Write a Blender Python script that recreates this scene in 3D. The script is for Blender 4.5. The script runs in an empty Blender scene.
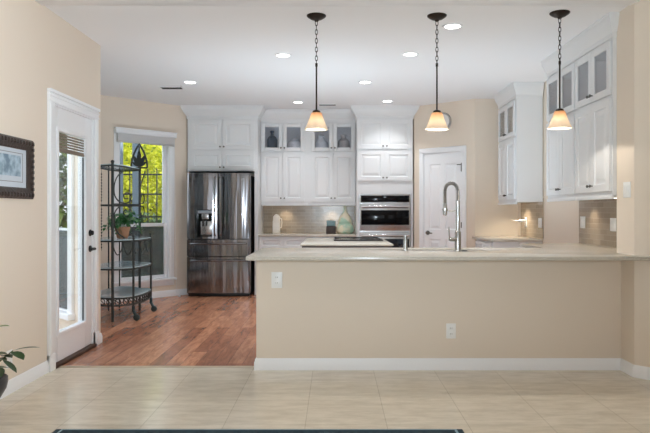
import bpy, bmesh, math, random
from mathutils import Vector, Matrix
PI = math.pi
random.seed(7)
S = bpy.context.scene
C = S.collection

# ------------------------------------------------------------------ camera
cam_data = bpy.data.cameras.new('camera')
cam = bpy.data.objects.new('camera', cam_data)
C.objects.link(cam)
cam.location = (0, 0, 1.235)
cam.rotation_euler = (PI / 2, 0, 0)
cam_data.sensor_width = 36
cam_data.lens = 620 * 36 / 650
cam_data.shift_x = (325 - 335) / 650
cam_data.shift_y = (212 - 216.5) / 650
cam_data.clip_start = 0.05
cam_data.clip_end = 200
S.camera = cam

# ------------------------------------------------------------------ world, sun, large lights, exposure
W = bpy.data.worlds.new('sky')
S.world = W
W.use_nodes = True
nt = W.node_tree
bg = nt.nodes['Background']
sky = nt.nodes.new('ShaderNodeTexSky')
sky.sky_type = 'PREETHAM'
sky.sun_direction = (0.75, -0.3, 0.6)
sky.turbidity = 4.0
mixn = nt.nodes.new('ShaderNodeMix')
mixn.data_type = 'RGBA'
mixn.inputs[0].default_value = 0.75
nt.links.new(sky.outputs[0], mixn.inputs[6])
mixn.inputs[7].default_value = (0.86, 0.93, 1.0, 1)
nt.links.new(mixn.outputs[2], bg.inputs[0])
# the sky is brighter towards the open garden side (-X), dimmer behind the camera
tcw = nt.nodes.new('ShaderNodeTexCoord')
dotn = nt.nodes.new('ShaderNodeVectorMath')
dotn.operation = 'DOT_PRODUCT'
dotn.inputs[1].default_value = Vector((-1, -.12, .15)).normalized()
nt.links.new(tcw.outputs['Generated'], dotn.inputs[0])
mrw = nt.nodes.new('ShaderNodeMapRange')
mrw.interpolation_type = 'SMOOTHSTEP'
mrw.inputs[1].default_value = .25
mrw.inputs[2].default_value = 1.0
mrw.inputs[3].default_value = 1.1
mrw.inputs[4].default_value = 3.4
nt.links.new(dotn.outputs['Value'], mrw.inputs[0])
nt.links.new(mrw.outputs[0], bg.inputs[1])

sd = bpy.data.lights.new('sun', 'SUN')
sd.energy = 4.6
sd.angle = math.radians(2)
sd.color = (1, .95, .85)
sun = bpy.data.objects.new('sun', sd)
C.objects.link(sun)
sun.rotation_euler = Vector((-.75, .3, -.62)).to_track_quat('-Z', 'Y').to_euler()


def area(name, loc, direction, sx, sy, power, color=(1, 1, 1), spread=180):
    d = bpy.data.lights.new(name, 'AREA')
    d.shape = 'RECTANGLE'
    d.size = sx
    d.size_y = sy
    d.energy = power
    d.color = color
    d.spread = math.radians(spread)
    o = bpy.data.objects.new(name, d)
    C.objects.link(o)
    o.location = loc
    o.rotation_euler = Vector(direction).to_track_quat('-Z', 'Y').to_euler()
    return o


# daylight through the living room's rear windows
for wx in (-1.2, 0.9, 3.0):
    area('rear_window_light', (wx, -2.55, 1.35), (0, 1, .12), 1.15, 2.0, 2, (.93, .98, 1.04))

# added fill lamp out of view that brightens the left wall
area('added_side_fill', (4.27, 1.3, 1.5), (-1, .32, .06), 1.5, 1.9, 21, (.93, .98, 1.04), spread=40)


def flash_head(name, loc, target, power, cone, color=(.815, .965, 1.08), blend=1.0):
    """flash heads: front one bounced off the ceiling, kitchen ones added as unseen fill"""
    d = bpy.data.lights.new(name, 'SPOT')
    d.energy = power
    d.spot_size = math.radians(cone)
    d.spot_blend = blend
    d.shadow_soft_size = .14
    d.color = color
    o = bpy.data.objects.new(name, d)
    C.objects.link(o)
    o.location = loc
    o.rotation_euler = (Vector(target) - Vector(loc)).to_track_quat('-Z', 'Y').to_euler()


flash_head('unseen_flash', (-0.1, 0.6, 1.30), (-0.2, 4.1, 2.81), 250, 104)
flash_head('unseen_flash', (-0.60, 6.75, 0.50), (-1.15, 7.3, 2.81), 76, 136, (.795, .97, 1.09))  # added fill hidden behind the bar, lifts the kitchen ceiling
flash_head('unseen_flash', (1.25, 6.75, 0.50), (1.35, 7.1, 2.81), 74, 136, (.795, .97, 1.09))  # second added head, out of view in the right aisle
flash_head('unseen_flash', (-0.60, 6.55, 0.60), (1.62, 8.95, 1.9), 30, 58)  # added direct fill for the pantry wall, not bounced

S.view_settings.view_transform = 'Standard'
S.view_settings.look = 'None'
S.view_settings.exposure = 0.35
S.view_settings.gamma = 1.0
S.view_settings.use_curve_mapping = False
S.cycles.max_bounces = 10
S.cycles.diffuse_bounces = 6
S.cycles.glossy_bounces = 4
S.cycles.transparent_max_bounces = 16
S.cycles.caustics_reflective = False
S.cycles.caustics_refractive = False
S.cycles.sample_clamp_indirect = 4.0


# ------------------------------------------------------------------ materials
def srgb(r, g, b):
    f = lambda c: (c / 255 / 12.92) if c / 255 <= .04045 else ((c / 255 + .055) / 1.055) ** 2.4
    return (f(r), f(g), f(b), 1)


def new_mat(name):
    m = bpy.data.materials.new(name)
    m.use_nodes = True
    n = m.node_tree.nodes
    return m, m.node_tree, n['Principled BSDF'], n


def mat(name, col, rough=.5, metal=0, var=0.0, scale=8.0, bump=0.0, spec=.5, coat=0, emit=None, estr=0):
    m, t, b, n = new_mat(name)
    b.inputs['Base Color'].default_value = col
    b.inputs['Roughness'].default_value = rough
    b.inputs['Metallic'].default_value = metal
    b.inputs['Specular IOR Level'].default_value = spec
    b.inputs['Coat Weight'].default_value = coat
    if emit:
        b.inputs['Emission Color'].default_value = emit
        b.inputs['Emission Strength'].default_value = estr
    if var or bump:
        g = n.new('ShaderNodeNewGeometry')
        tx = n.new('ShaderNodeTexNoise')
        tx.inputs['Scale'].default_value = scale
        tx.inputs['Detail'].default_value = 4
        t.links.new(g.outputs['Position'], tx.inputs['Vector'])
        if var:
            mx = n.new('ShaderNodeMix')
            mx.data_type = 'RGBA'
            mx.inputs[6].default_value = [c * (1 - var) for c in col[:3]] + [1]
            mx.inputs[7].default_value = [min(1, c * (1 + var)) for c in col[:3]] + [1]
            t.links.new(tx.outputs[0], mx.inputs[0])
            t.links.new(mx.outputs[2], b.inputs['Base Color'])
        if bump:
            bp = n.new('ShaderNodeBump')
            bp.inputs['Strength'].default_value = bump
            bp.inputs['Distance'].default_value = .01
            t.links.new(tx.outputs[0], bp.inputs['Height'])
            t.links.new(bp.outputs[0], b.inputs['Normal'])
    return m


M = {}
M['wall'] = mat('beige_wall_paint', srgb(230, 217, 201), .75, bump=.03, scale=120, spec=.3)
M['ceiling'] = mat('white_ceiling_paint', srgb(240, 240, 241), .85, bump=.03, scale=150, spec=.2)
M['white'] = mat('white_cabinet_paint', srgb(226, 227, 228), .35, spec=.4)
M['trim'] = mat('white_trim_paint', srgb(244, 245, 247), .35, spec=.4)
M['vinyl'] = mat('white_vinyl', srgb(238, 240, 243), .3)
M['black_iron'] = mat('black_iron', srgb(54, 57, 55), .5, .4, var=.25, scale=60)
M['bronze'] = mat('dark_bronze', srgb(52, 44, 38), .38, .8, var=.2, scale=50)
M['pewter'] = mat('pewter', srgb(110, 108, 104), .35, .9)
M['chrome'] = mat('brushed_nickel', srgb(176, 176, 174), .27, 1.0)
M['black_gloss'] = mat('black_glass', srgb(9, 9, 11), .10, spec=.16)
M['black'] = mat('black_plastic', srgb(14, 14, 15), .45)
M['plate'] = mat('white_plate_plastic', srgb(240, 240, 238), .35)
M['grey_slot'] = mat('grey_slot', srgb(120, 118, 114), .5)
M['leaf'] = mat('green_leaf', srgb(54, 80, 42), .4, var=.45, scale=25)
M['leaf_light'] = mat('light_green_leaf', srgb(110, 140, 70), .4, var=.3, scale=20)
M['ivy'] = mat('ivy_leaf', srgb(58, 112, 58), .45, var=.4, scale=30)
M['tree_yellow'] = mat('sunlit_yellow_leaf', srgb(206, 208, 66), .6, var=.35, scale=3)
M['tree_green'] = mat('outdoor_green_leaf', srgb(146, 176, 78), .6, var=.4, scale=4)
M['tree_dark'] = mat('outdoor_deep_leaf', srgb(96, 120, 86), .6, var=.4, scale=4)
M['bark'] = mat('bark', srgb(92, 76, 62), .9, var=.3, scale=20, bump=.4)
M['stem'] = mat('plant_stem', srgb(84, 92, 48), .6)
M['terracotta'] = mat('terracotta_basket', srgb(176, 128, 98), .8, var=.2, scale=60, bump=.3)
M['pot_grey'] = mat('charcoal_pot_glaze', srgb(62, 62, 66), .35, var=.15, scale=20)
M['soil'] = mat('potting_soil', srgb(48, 38, 30), .95, var=.3, scale=60, bump=.5)
M['patio'] = mat('patio_stone', srgb(170, 150, 128), .85, var=.15, scale=3)
M['lawn'] = mat('lawn_green', srgb(96, 120, 60), .9, var=.3, scale=6)
M['post_blue'] = mat('blue_grey_paint', srgb(124, 140, 158), .6, var=.1)
M['fence_iron'] = mat('dark_fence_iron', srgb(46, 50, 50), .6, .3)
M['taupe_slat'] = mat('taupe_slat', srgb(128, 114, 100), .5, var=.2, scale=14)
M['mat_white'] = mat('picture_mat_board', srgb(200, 208, 216), .7)
M['frame_brown'] = mat('dark_carved_wood', srgb(58, 47, 42), .4, var=.35, scale=45, bump=.4)
M['rug_border'] = mat('dark_teal_wool', srgb(30, 58, 70), .95, var=.25, scale=90, bump=.6)
M['rug_field'] = mat('pale_blue_wool', srgb(150, 176, 190), .95, var=.25, scale=60, bump=.6)
M['steel_dark'] = None
M['cream_ceramic'] = mat('white_ceramic', srgb(226, 218, 208), .3, var=.05)
M['navy_glass'] = mat('dark_blue_glaze', srgb(52, 76, 96), .2, var=.2, scale=20)
M['blue_white'] = mat('blue_and_white_glaze', srgb(224, 234, 244), .2, var=.3, scale=28)
M['grey_ceramic'] = mat('grey_stoneware', srgb(176, 174, 172), .5, var=.1, scale=30)
M['candle_teal'] = mat('teal_candle_wax', srgb(120, 146, 150), .5, var=.12, scale=40)
M['candle_brown'] = mat('dark_brown_finish', srgb(62, 48, 42), .5, var=.25, scale=30)
M['display'] = mat('display_blue_grey', srgb(150, 160, 168), .3)
M['navy_panel'] = mat('dark_blue_glass', srgb(14, 22, 36), .08)


def glass_mat(name, tint=(1, 1, 1, 1), refl=.06, rough=.0):
    m = bpy.data.materials.new(name)
    m.use_nodes = True
    t = m.node_tree
    t.nodes.clear()
    out = t.nodes.new('ShaderNodeOutputMaterial')
    tr = t.nodes.new('ShaderNodeBsdfTransparent')
    tr.inputs[0].default_value = tint
    gl = t.nodes.new('ShaderNodeBsdfGlossy')
    gl.inputs['Roughness'].default_value = rough
    fr = t.nodes.new('ShaderNodeLayerWeight')
    fr.inputs[0].default_value = .5
    pw = t.nodes.new('ShaderNodeMath')
    pw.operation = 'POWER'
    pw.inputs[1].default_value = 4.5
    t.links.new(fr.outputs['Facing'], pw.inputs[0])
    ad = t.nodes.new('ShaderNodeMath')
    ad.operation = 'MULTIPLY_ADD'
    ad.use_clamp = True
    ad.inputs[1].default_value = .9
    ad.inputs[2].default_value = .03 + refl
    t.links.new(pw.outputs[0], ad.inputs[0])
    mx = t.nodes.new('ShaderNodeMixShader')
    t.links.new(ad.outputs[0], mx.inputs[0])
    t.links.new(tr.outputs[0], mx.inputs[1])
    t.links.new(gl.outputs[0], mx.inputs[2])
    t.links.new(mx.outputs[0], out.inputs[0])
    return m


M['glass'] = glass_mat('clear_window_glass', (.97, .98, .98, 1), .0)
M['cab_glass'] = glass_mat('cabinet_door_glass', (.90, .90, .91, 1), .10)
M['mirror_glass'] = glass_mat('tinted_window_glass', (.42, .45, .45, 1), .26)


def frosted_mat():
    m, t, b, n = new_mat('pale_blue_shelf_glass')
    b.inputs['Base Color'].default_value = srgb(206, 226, 234)
    b.inputs['Roughness'].default_value = .08
    b.inputs['Alpha'].default_value = .82
    return m


M['shelf_glass'] = frosted_mat()
M['cab_glass_clear'] = glass_mat('clear_cabinet_glass', (.93, .93, .95, 1), .01)


def screen_mat():
    m = bpy.data.materials.new('grey_insect_screen')
    m.use_nodes = True
    t = m.node_tree
    t.nodes.clear()
    out = t.nodes.new('ShaderNodeOutputMaterial')
    tr = t.nodes.new('ShaderNodeBsdfTransparent')
    df = t.nodes.new('ShaderNodeBsdfDiffuse')
    df.inputs[0].default_value = srgb(112, 122, 124)
    mx = t.nodes.new('ShaderNodeMixShader')
    mx.inputs[0].default_value = .62
    t.links.new(tr.outputs[0], mx.inputs[1])
    t.links.new(df.outputs[0], mx.inputs[2])
    t.links.new(mx.outputs[0], out.inputs[0])
    return m


M['screen'] = screen_mat()


def steel_mat(name, col, rough, scale=(1, 1, 90), amount=.10, wave=0):
    m, t, b, n = new_mat(name)
    b.inputs['Base Color'].default_value = col
    b.inputs['Metallic'].default_value = 1.0
    g = n.new('ShaderNodeNewGeometry')
    mp = n.new('ShaderNodeMapping')
    mp.inputs['Scale'].default_value = scale
    tx = n.new('ShaderNodeTexNoise')
    tx.inputs['Scale'].default_value = 6
    tx.inputs['Detail'].default_value = 3
    mr = n.new('ShaderNodeMapRange')
    mr.inputs[3].default_value = rough - amount / 2
    mr.inputs[4].default_value = rough + amount / 2
    t.links.new(g.outputs['Position'], mp.inputs[0])
    t.links.new(mp.outputs[0], tx.inputs['Vector'])
    t.links.new(tx.outputs[0], mr.inputs[0])
    t.links.new(mr.outputs[0], b.inputs['Roughness'])
    if wave:
        m2 = n.new('ShaderNodeMapping')
        m2.inputs['Scale'].default_value = (9, 1, .5)
        t.links.new(g.outputs['Position'], m2.inputs[0])
        t2 = n.new('ShaderNodeTexNoise')
        t2.inputs['Scale'].default_value = 1
        t2.inputs['Detail'].default_value = 1.5
        t.links.new(m2.outputs[0], t2.inputs['Vector'])
        bp = n.new('ShaderNodeBump')
        bp.inputs['Strength'].default_value = 1
        bp.inputs['Distance'].default_value = wave
        t.links.new(t2.outputs[0], bp.inputs['Height'])
        t.links.new(bp.outputs[0], b.inputs['Normal'])
    return m


M['steel'] = steel_mat('stainless_steel', srgb(190, 190, 190), .24)
M['steel_dark'] = steel_mat('dark_stainless_steel', srgb(138, 138, 141), .11, (1, 1, 60), .05, wave=.012)


def tile_floor_mat():
    m, t, b, n = new_mat('beige_travertine_tile')
    g = n.new('ShaderNodeNewGeometry')
    mp = n.new('ShaderNodeMapping')
    mp.inputs['Location'].default_value = (.172 + 4.72, -4.07 + 4.72, 0)
    t.links.new(g.outputs['Position'], mp.inputs[0])
    br = n.new('ShaderNodeTexBrick')
    br.offset = 0
    br.inputs['Scale'].default_value = 1
    br.inputs['Brick Width'].default_value = .472
    br.inputs['Row Height'].default_value = .472
    br.inputs['Mortar Size'].default_value = .0022
    br.inputs['Mortar Smooth'].default_value = .2
    br.inputs['Color1'].default_value = srgb(234, 224, 206)
    br.inputs['Color2'].default_value = srgb(228, 217, 198)
    br.inputs['Mortar'].default_value = srgb(202, 190, 170)
    t.links.new(mp.outputs[0], br.inputs[0])
    mp2 = n.new('ShaderNodeMapping')
    mp2.inputs['Scale'].default_value = (1.4, 4.5, 1)
    t.links.new(g.outputs['Position'], mp2.inputs[0])
    nz = n.new('ShaderNodeTexNoise')
    nz.inputs['Scale'].default_value = 3.2
    nz.inputs['Detail'].default_value = 8
    nz.inputs['Roughness'].default_value = .65
    t.links.new(mp2.outputs[0], nz.inputs['Vector'])
    cr = n.new('ShaderNodeValToRGB')
    cr.color_ramp.elements[0].position = .35
    cr.color_ramp.elements[0].color = (.80, .78, .74, 1)
    cr.color_ramp.elements[1].position = .62
    cr.color_ramp.elements[1].color = (1.02, 1.02, 1.02, 1)
    t.links.new(nz.outputs[0], cr.inputs[0])
    mu = n.new('ShaderNodeMix')
    mu.data_type = 'RGBA'
    mu.blend_type = 'MULTIPLY'
    mu.inputs[0].default_value = .8
    t.links.new(br.outputs[0], mu.inputs[6])
    t.links.new(cr.outputs[0], mu.inputs[7])
    # small dark pits
    pz = n.new('ShaderNodeTexNoise')
    pz.inputs['Scale'].default_value = 38
    t.links.new(mp2.outputs[0], pz.inputs['Vector'])
    pr = n.new('ShaderNodeValToRGB')
    pr.color_ramp.elements[0].position = .68
    pr.color_ramp.elements[0].color = (1, 1, 1, 1)
    pr.color_ramp.elements[1].position = .74
    pr.color_ramp.elements[1].color = (.72, .66, .58, 1)
    t.links.new(pz.outputs[0], pr.inputs[0])
    m2 = n.new('ShaderNodeMix')
    m2.data_type = 'RGBA'
    m2.blend_type = 'MULTIPLY'
    m2.inputs[0].default_value = .6
    t.links.new(mu.outputs[2], m2.inputs[6])
    t.links.new(pr.outputs[0], m2.inputs[7])
    t.links.new(m2.outputs[2], b.inputs['Base Color'])
    b.inputs['Roughness'].default_value = .15
    b.inputs['Specular IOR Level'].default_value = .5
    return m


def wood_floor_mat():
    m, t, b, n = new_mat('red_brown_plank')
    g = n.new('ShaderNodeNewGeometry')
    mp = n.new('ShaderNodeMapping')
    mp.inputs['Rotation'].default_value = (0, 0, PI / 2)
    mp.inputs['Location'].default_value = (20, 20, 0)
    t.links.new(g.outputs['Position'], mp.inputs[0])
    br = n.new('ShaderNodeTexBrick')
    br.offset = .37
    br.inputs['Scale'].default_value = 1
    br.inputs['Brick Width'].default_value = 1.15
    br.inputs['Row Height'].default_value = .125
    br.inputs['Mortar Size'].default_value = .0012
    br.inputs['Color1'].default_value = srgb(216, 154, 120)
    br.inputs['Color2'].default_value = srgb(160, 106, 82)
    br.inputs['Mortar'].default_value = srgb(74, 42, 28)
    t.links.new(mp.outputs[0], br.inputs[0])
    mp2 = n.new('ShaderNodeMapping')
    mp2.inputs['Scale'].default_value = (9, 1.6, 1)
    t.links.new(g.outputs['Position'], mp2.inputs[0])
    nz = n.new('ShaderNodeTexNoise')
    nz.inputs['Scale'].default_value = 2.4
    nz.inputs['Detail'].default_value = 8
    nz.inputs['Roughness'].default_value = .7
    nz.inputs['Distortion'].default_value = .6
    t.links.new(mp2.outputs[0], nz.inputs['Vector'])
    cr = n.new('ShaderNodeValToRGB')
    cr.color_ramp.elements[0].position = .34
    cr.color_ramp.elements[0].color = (.50, .46, .44, 1)
    cr.color_ramp.elements[1].position = .66
    cr.color_ramp.elements[1].color = (1.15, 1.15, 1.12, 1)
    t.links.new(nz.outputs[0], cr.inputs[0])
    mu = n.new('ShaderNodeMix')
    mu.data_type = 'RGBA'
    mu.blend_type = 'MULTIPLY'
    mu.inputs[0].default_value = .85
    t.links.new(br.outputs[0], mu.inputs[6])
    t.links.new(cr.outputs[0], mu.inputs[7])
    t.links.new(mu.outputs[2], b.inputs['Base Color'])
    b.inputs['Roughness'].default_value = .24
    b.inputs['Specular IOR Level'].default_value = .65
    return m


def splash_mat(axis):
    """taupe glossy subway tile; axis 'x' = wall across, 'y' = wall running away"""
    m, t, b, n = new_mat('taupe_subway_tile_' + ('across' if axis == 'x' else 'along'))
    g = n.new('ShaderNodeNewGeometry')
    sx = n.new('ShaderNodeSeparateXYZ')
    t.links.new(g.outputs['Position'], sx.inputs[0])
    cx = n.new('ShaderNodeCombineXYZ')
    t.links.new(sx.outputs[0 if axis == 'x' else 1], cx.inputs[0])
    t.links.new(sx.outputs[2], cx.inputs[1])
    ad = n.new('ShaderNodeVectorMath')
    ad.operation = 'ADD'
    ad.inputs[1].default_value = (20, 10, 0)
    t.links.new(cx.outputs[0], ad.inputs[0])
    br = n.new('ShaderNodeTexBrick')
    br.offset = .5
    br.inputs['Scale'].default_value = 1
    br.inputs['Brick Width'].default_value = .152
    br.inputs['Row Height'].default_value = .0515
    br.inputs['Mortar Size'].default_value = .002
    br.inputs['Mortar Smooth'].default_value = .1
    br.inputs['Color1'].default_value = srgb(170, 154, 134)
    br.inputs['Color2'].default_value = srgb(150, 135, 117)
    br.inputs['Mortar'].default_value = srgb(182, 169, 150)
    t.links.new(ad.outputs[0], br.inputs[0])
    t.links.new(br.outputs[0], b.inputs['Base Color'])
    nz = n.new('ShaderNodeTexNoise')
    nz.inputs['Scale'].default_value = 9
    t.links.new(ad.outputs[0], nz.inputs['Vector'])
    bp = n.new('ShaderNodeBump')
    bp.inputs['Strength'].default_value = .12
    bp.inputs['Distance'].default_value = .01
    t.links.new(nz.outputs[0], bp.inputs['Height'])
    bp2 = n.new('ShaderNodeBump')
    bp2.invert = True
    bp2.inputs['Strength'].default_value = .5
    bp2.inputs['Distance'].default_value = .004
    t.links.new(br.outputs['Fac'], bp2.inputs['Height'])
    t.links.new(bp.outputs[0], bp2.inputs['Normal'])
    t.links.new(bp2.outputs[0], b.inputs['Normal'])
    b.inputs['Roughness'].default_value = .2
    return m


def stone_mat():
    m, t, b, n = new_mat('cream_speckled_quartz')
    g = n.new('ShaderNodeNewGeometry')
    v = n.new('ShaderNodeTexVoronoi')
    v.inputs['Scale'].default_value = 140
    t.links.new(g.outputs['Position'], v.inputs['Vector'])
    cr = n.new('ShaderNodeValToRGB')
    cr.color_ramp.elements[0].position = .1
    cr.color_ramp.elements[0].color = srgb(180, 172, 158)
    cr.color_ramp.elements[1].position = .5
    cr.color_ramp.elements[1].color = srgb(201, 194, 182)
    t.links.new(v.outputs['Distance'], cr.inputs[0])
    nz = n.new('ShaderNodeTexNoise')
    nz.inputs['Scale'].default_value = 55
    nz.inputs['Detail'].default_value = 6
    t.links.new(g.outputs['Position'], nz.inputs['Vector'])
    c2 = n.new('ShaderNodeValToRGB')
    c2.color_ramp.elements[0].position = .38
    c2.color_ramp.elements[0].color = (.93, .92, .90, 1)
    c2.color_ramp.elements[1].position = .55
    c2.color_ramp.elements[1].color = (1, 1, 1, 1)
    t.links.new(nz.outputs[0], c2.inputs[0])
    mu = n.new('ShaderNodeMix')
    mu.data_type = 'RGBA'
    mu.blend_type = 'MULTIPLY'
    mu.inputs[0].default_value = .7
    t.links.new(cr.outputs[0], mu.inputs[6])
    t.links.new(c2.outputs[0], mu.inputs[7])
    t.links.new(mu.outputs[2], b.inputs['Base Color'])
    b.inputs['Roughness'].default_value = .2
    return m


def vase_mat():
    m, t, b, n = new_mat('pale_green_cream_glaze')
    g = n.new('ShaderNodeNewGeometry')
    nz = n.new('ShaderNodeTexNoise')
    nz.inputs['Scale'].default_value = 7
    nz.inputs['Detail'].default_value = 3
    t.links.new(g.outputs['Position'], nz.inputs['Vector'])
    cr = n.new('ShaderNodeValToRGB')
    cr.color_ramp.elements[0].position = .42
    cr.color_ramp.elements[0].color = srgb(232, 220, 194)
    cr.color_ramp.elements[1].position = .58
    cr.color_ramp.elements[1].color = srgb(172, 200, 178)
    t.links.new(nz.outputs[0], cr.inputs[0])
    t.links.new(cr.outputs[0], b.inputs['Base Color'])
    b.inputs['Roughness'].default_value = .25
    return m


def blind_mat():
    m, t, b, n = new_mat('white_blind_slat')
    b.inputs['Base Color'].default_value = srgb(228, 228, 228)
    b.inputs['Roughness'].default_value = .5
    tl = n.new('ShaderNodeBsdfTranslucent')
    tl.inputs[0].default_value = srgb(238, 240, 242)
    mx = n.new('ShaderNodeMixShader')
    mx.inputs[0].default_value = .25
    t.links.new(b.outputs[0], mx.inputs[1])
    t.links.new(tl.outputs[0], mx.inputs[2])
    t.links.new(mx.outputs[0], n['Material Output'].inputs[0])
    return m


M['blind_white'] = blind_mat()


def shade_mat():
    m = bpy.data.materials.new('glow_tinted_shade_glass')
    m.use_nodes = True
    t = m.node_tree
    t.nodes.clear()
    out = t.nodes.new('ShaderNodeOutputMaterial')
    tl = t.nodes.new('ShaderNodeBsdfTranslucent')
    df = t.nodes.new('ShaderNodeBsdfDiffuse')
    gl = t.nodes.new('ShaderNodeBsdfGlossy')
    gl.inputs['Roughness'].default_value = .25
    tc = t.nodes.new('ShaderNodeTexCoord')
    nz = t.nodes.new('ShaderNodeTexNoise')
    nz.inputs['Scale'].default_value = 14
    nz.inputs['Detail'].default_value = 4
    t.links.new(tc.outputs['Object'], nz.inputs['Vector'])
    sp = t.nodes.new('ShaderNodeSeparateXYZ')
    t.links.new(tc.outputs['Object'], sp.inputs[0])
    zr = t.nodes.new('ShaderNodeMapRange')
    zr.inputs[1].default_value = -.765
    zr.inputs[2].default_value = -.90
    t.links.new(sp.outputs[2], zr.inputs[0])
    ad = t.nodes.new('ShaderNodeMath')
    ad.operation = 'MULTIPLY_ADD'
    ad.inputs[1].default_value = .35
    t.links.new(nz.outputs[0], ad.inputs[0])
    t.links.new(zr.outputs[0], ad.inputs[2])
    cr = t.nodes.new('ShaderNodeValToRGB')  # bulb glow painted into the glass: amber top fading to near white
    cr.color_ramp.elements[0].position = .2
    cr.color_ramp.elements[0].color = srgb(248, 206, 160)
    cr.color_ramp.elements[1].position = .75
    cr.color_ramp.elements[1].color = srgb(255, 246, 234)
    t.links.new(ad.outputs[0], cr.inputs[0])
    for nd in (tl, df):
        t.links.new(cr.outputs[0], nd.inputs[0])
    m1 = t.nodes.new('ShaderNodeMixShader')
    m1.inputs[0].default_value = .2
    m2 = t.nodes.new('ShaderNodeMixShader')
    m2.inputs[0].default_value = .05
    t.links.new(tl.outputs[0], m1.inputs[1])
    t.links.new(df.outputs[0], m1.inputs[2])
    t.links.new(m1.outputs[0], m2.inputs[1])
    t.links.new(gl.outputs[0], m2.inputs[2])
    t.links.new(m2.outputs[0], out.inputs[0])
    return m


def print_mat():
    """soft blue landscape print"""
    m, t, b, n = new_mat('blue_landscape_print')
    g = n.new('ShaderNodeNewGeometry')
    nz = n.new('ShaderNodeTexNoise')
    nz.inputs['Scale'].default_value = 14
    nz.inputs['Detail'].default_value = 5
    t.links.new(g.outputs['Position'], nz.inputs['Vector'])
    cr = n.new('ShaderNodeValToRGB')
    cr.color_ramp.elements[0].position = .38
    cr.color_ramp.elements[0].color = srgb(108, 132, 150)
    cr.color_ramp.elements[1].position = .6
    cr.color_ramp.elements[1].color = srgb(176, 198, 212)
    t.links.new(nz.outputs[0], cr.inputs[0])
    t.links.new(cr.outputs[0], b.inputs['Base Color'])
    b.inputs['Roughness'].default_value = .5
    return m


M['tile'] = tile_floor_mat()
M['wood'] = wood_floor_mat()
M['splash_x'] = splash_mat('x')
M['splash_y'] = splash_mat('y')
M['stone'] = stone_mat()
def leaf_glow(name):
    """sun comes through thin outdoor leaves"""
    m = M[name]
    t = m.node_tree
    b = t.nodes['Principled BSDF']
    tl = t.nodes.new('ShaderNodeBsdfTranslucent')
    src = b.inputs['Base Color'].links[0].from_socket
    t.links.new(src, tl.inputs[0])
    mx = t.nodes.new('ShaderNodeMixShader')
    mx.inputs[0].default_value = .45
    t.links.new(b.outputs[0], mx.inputs[1])
    t.links.new(tl.outputs[0], mx.inputs[2])
    t.links.new(mx.outputs[0], t.nodes['Material Output'].inputs[0])


for nm in ('tree_yellow', 'tree_green', 'tree_dark'):
    leaf_glow(nm)
M['vase'] = vase_mat()
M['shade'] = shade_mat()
M['print'] = print_mat()
M['lamp_lens'] = mat('lit_lamp_lens', (1, 1, 1, 1), .5, emit=(1, .97, .92, 1), estr=6)
M['bulb'] = mat('lit_bulb', (1, 1, 1, 1), .5, emit=(1, .82, .55, 1), estr=9)


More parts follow.
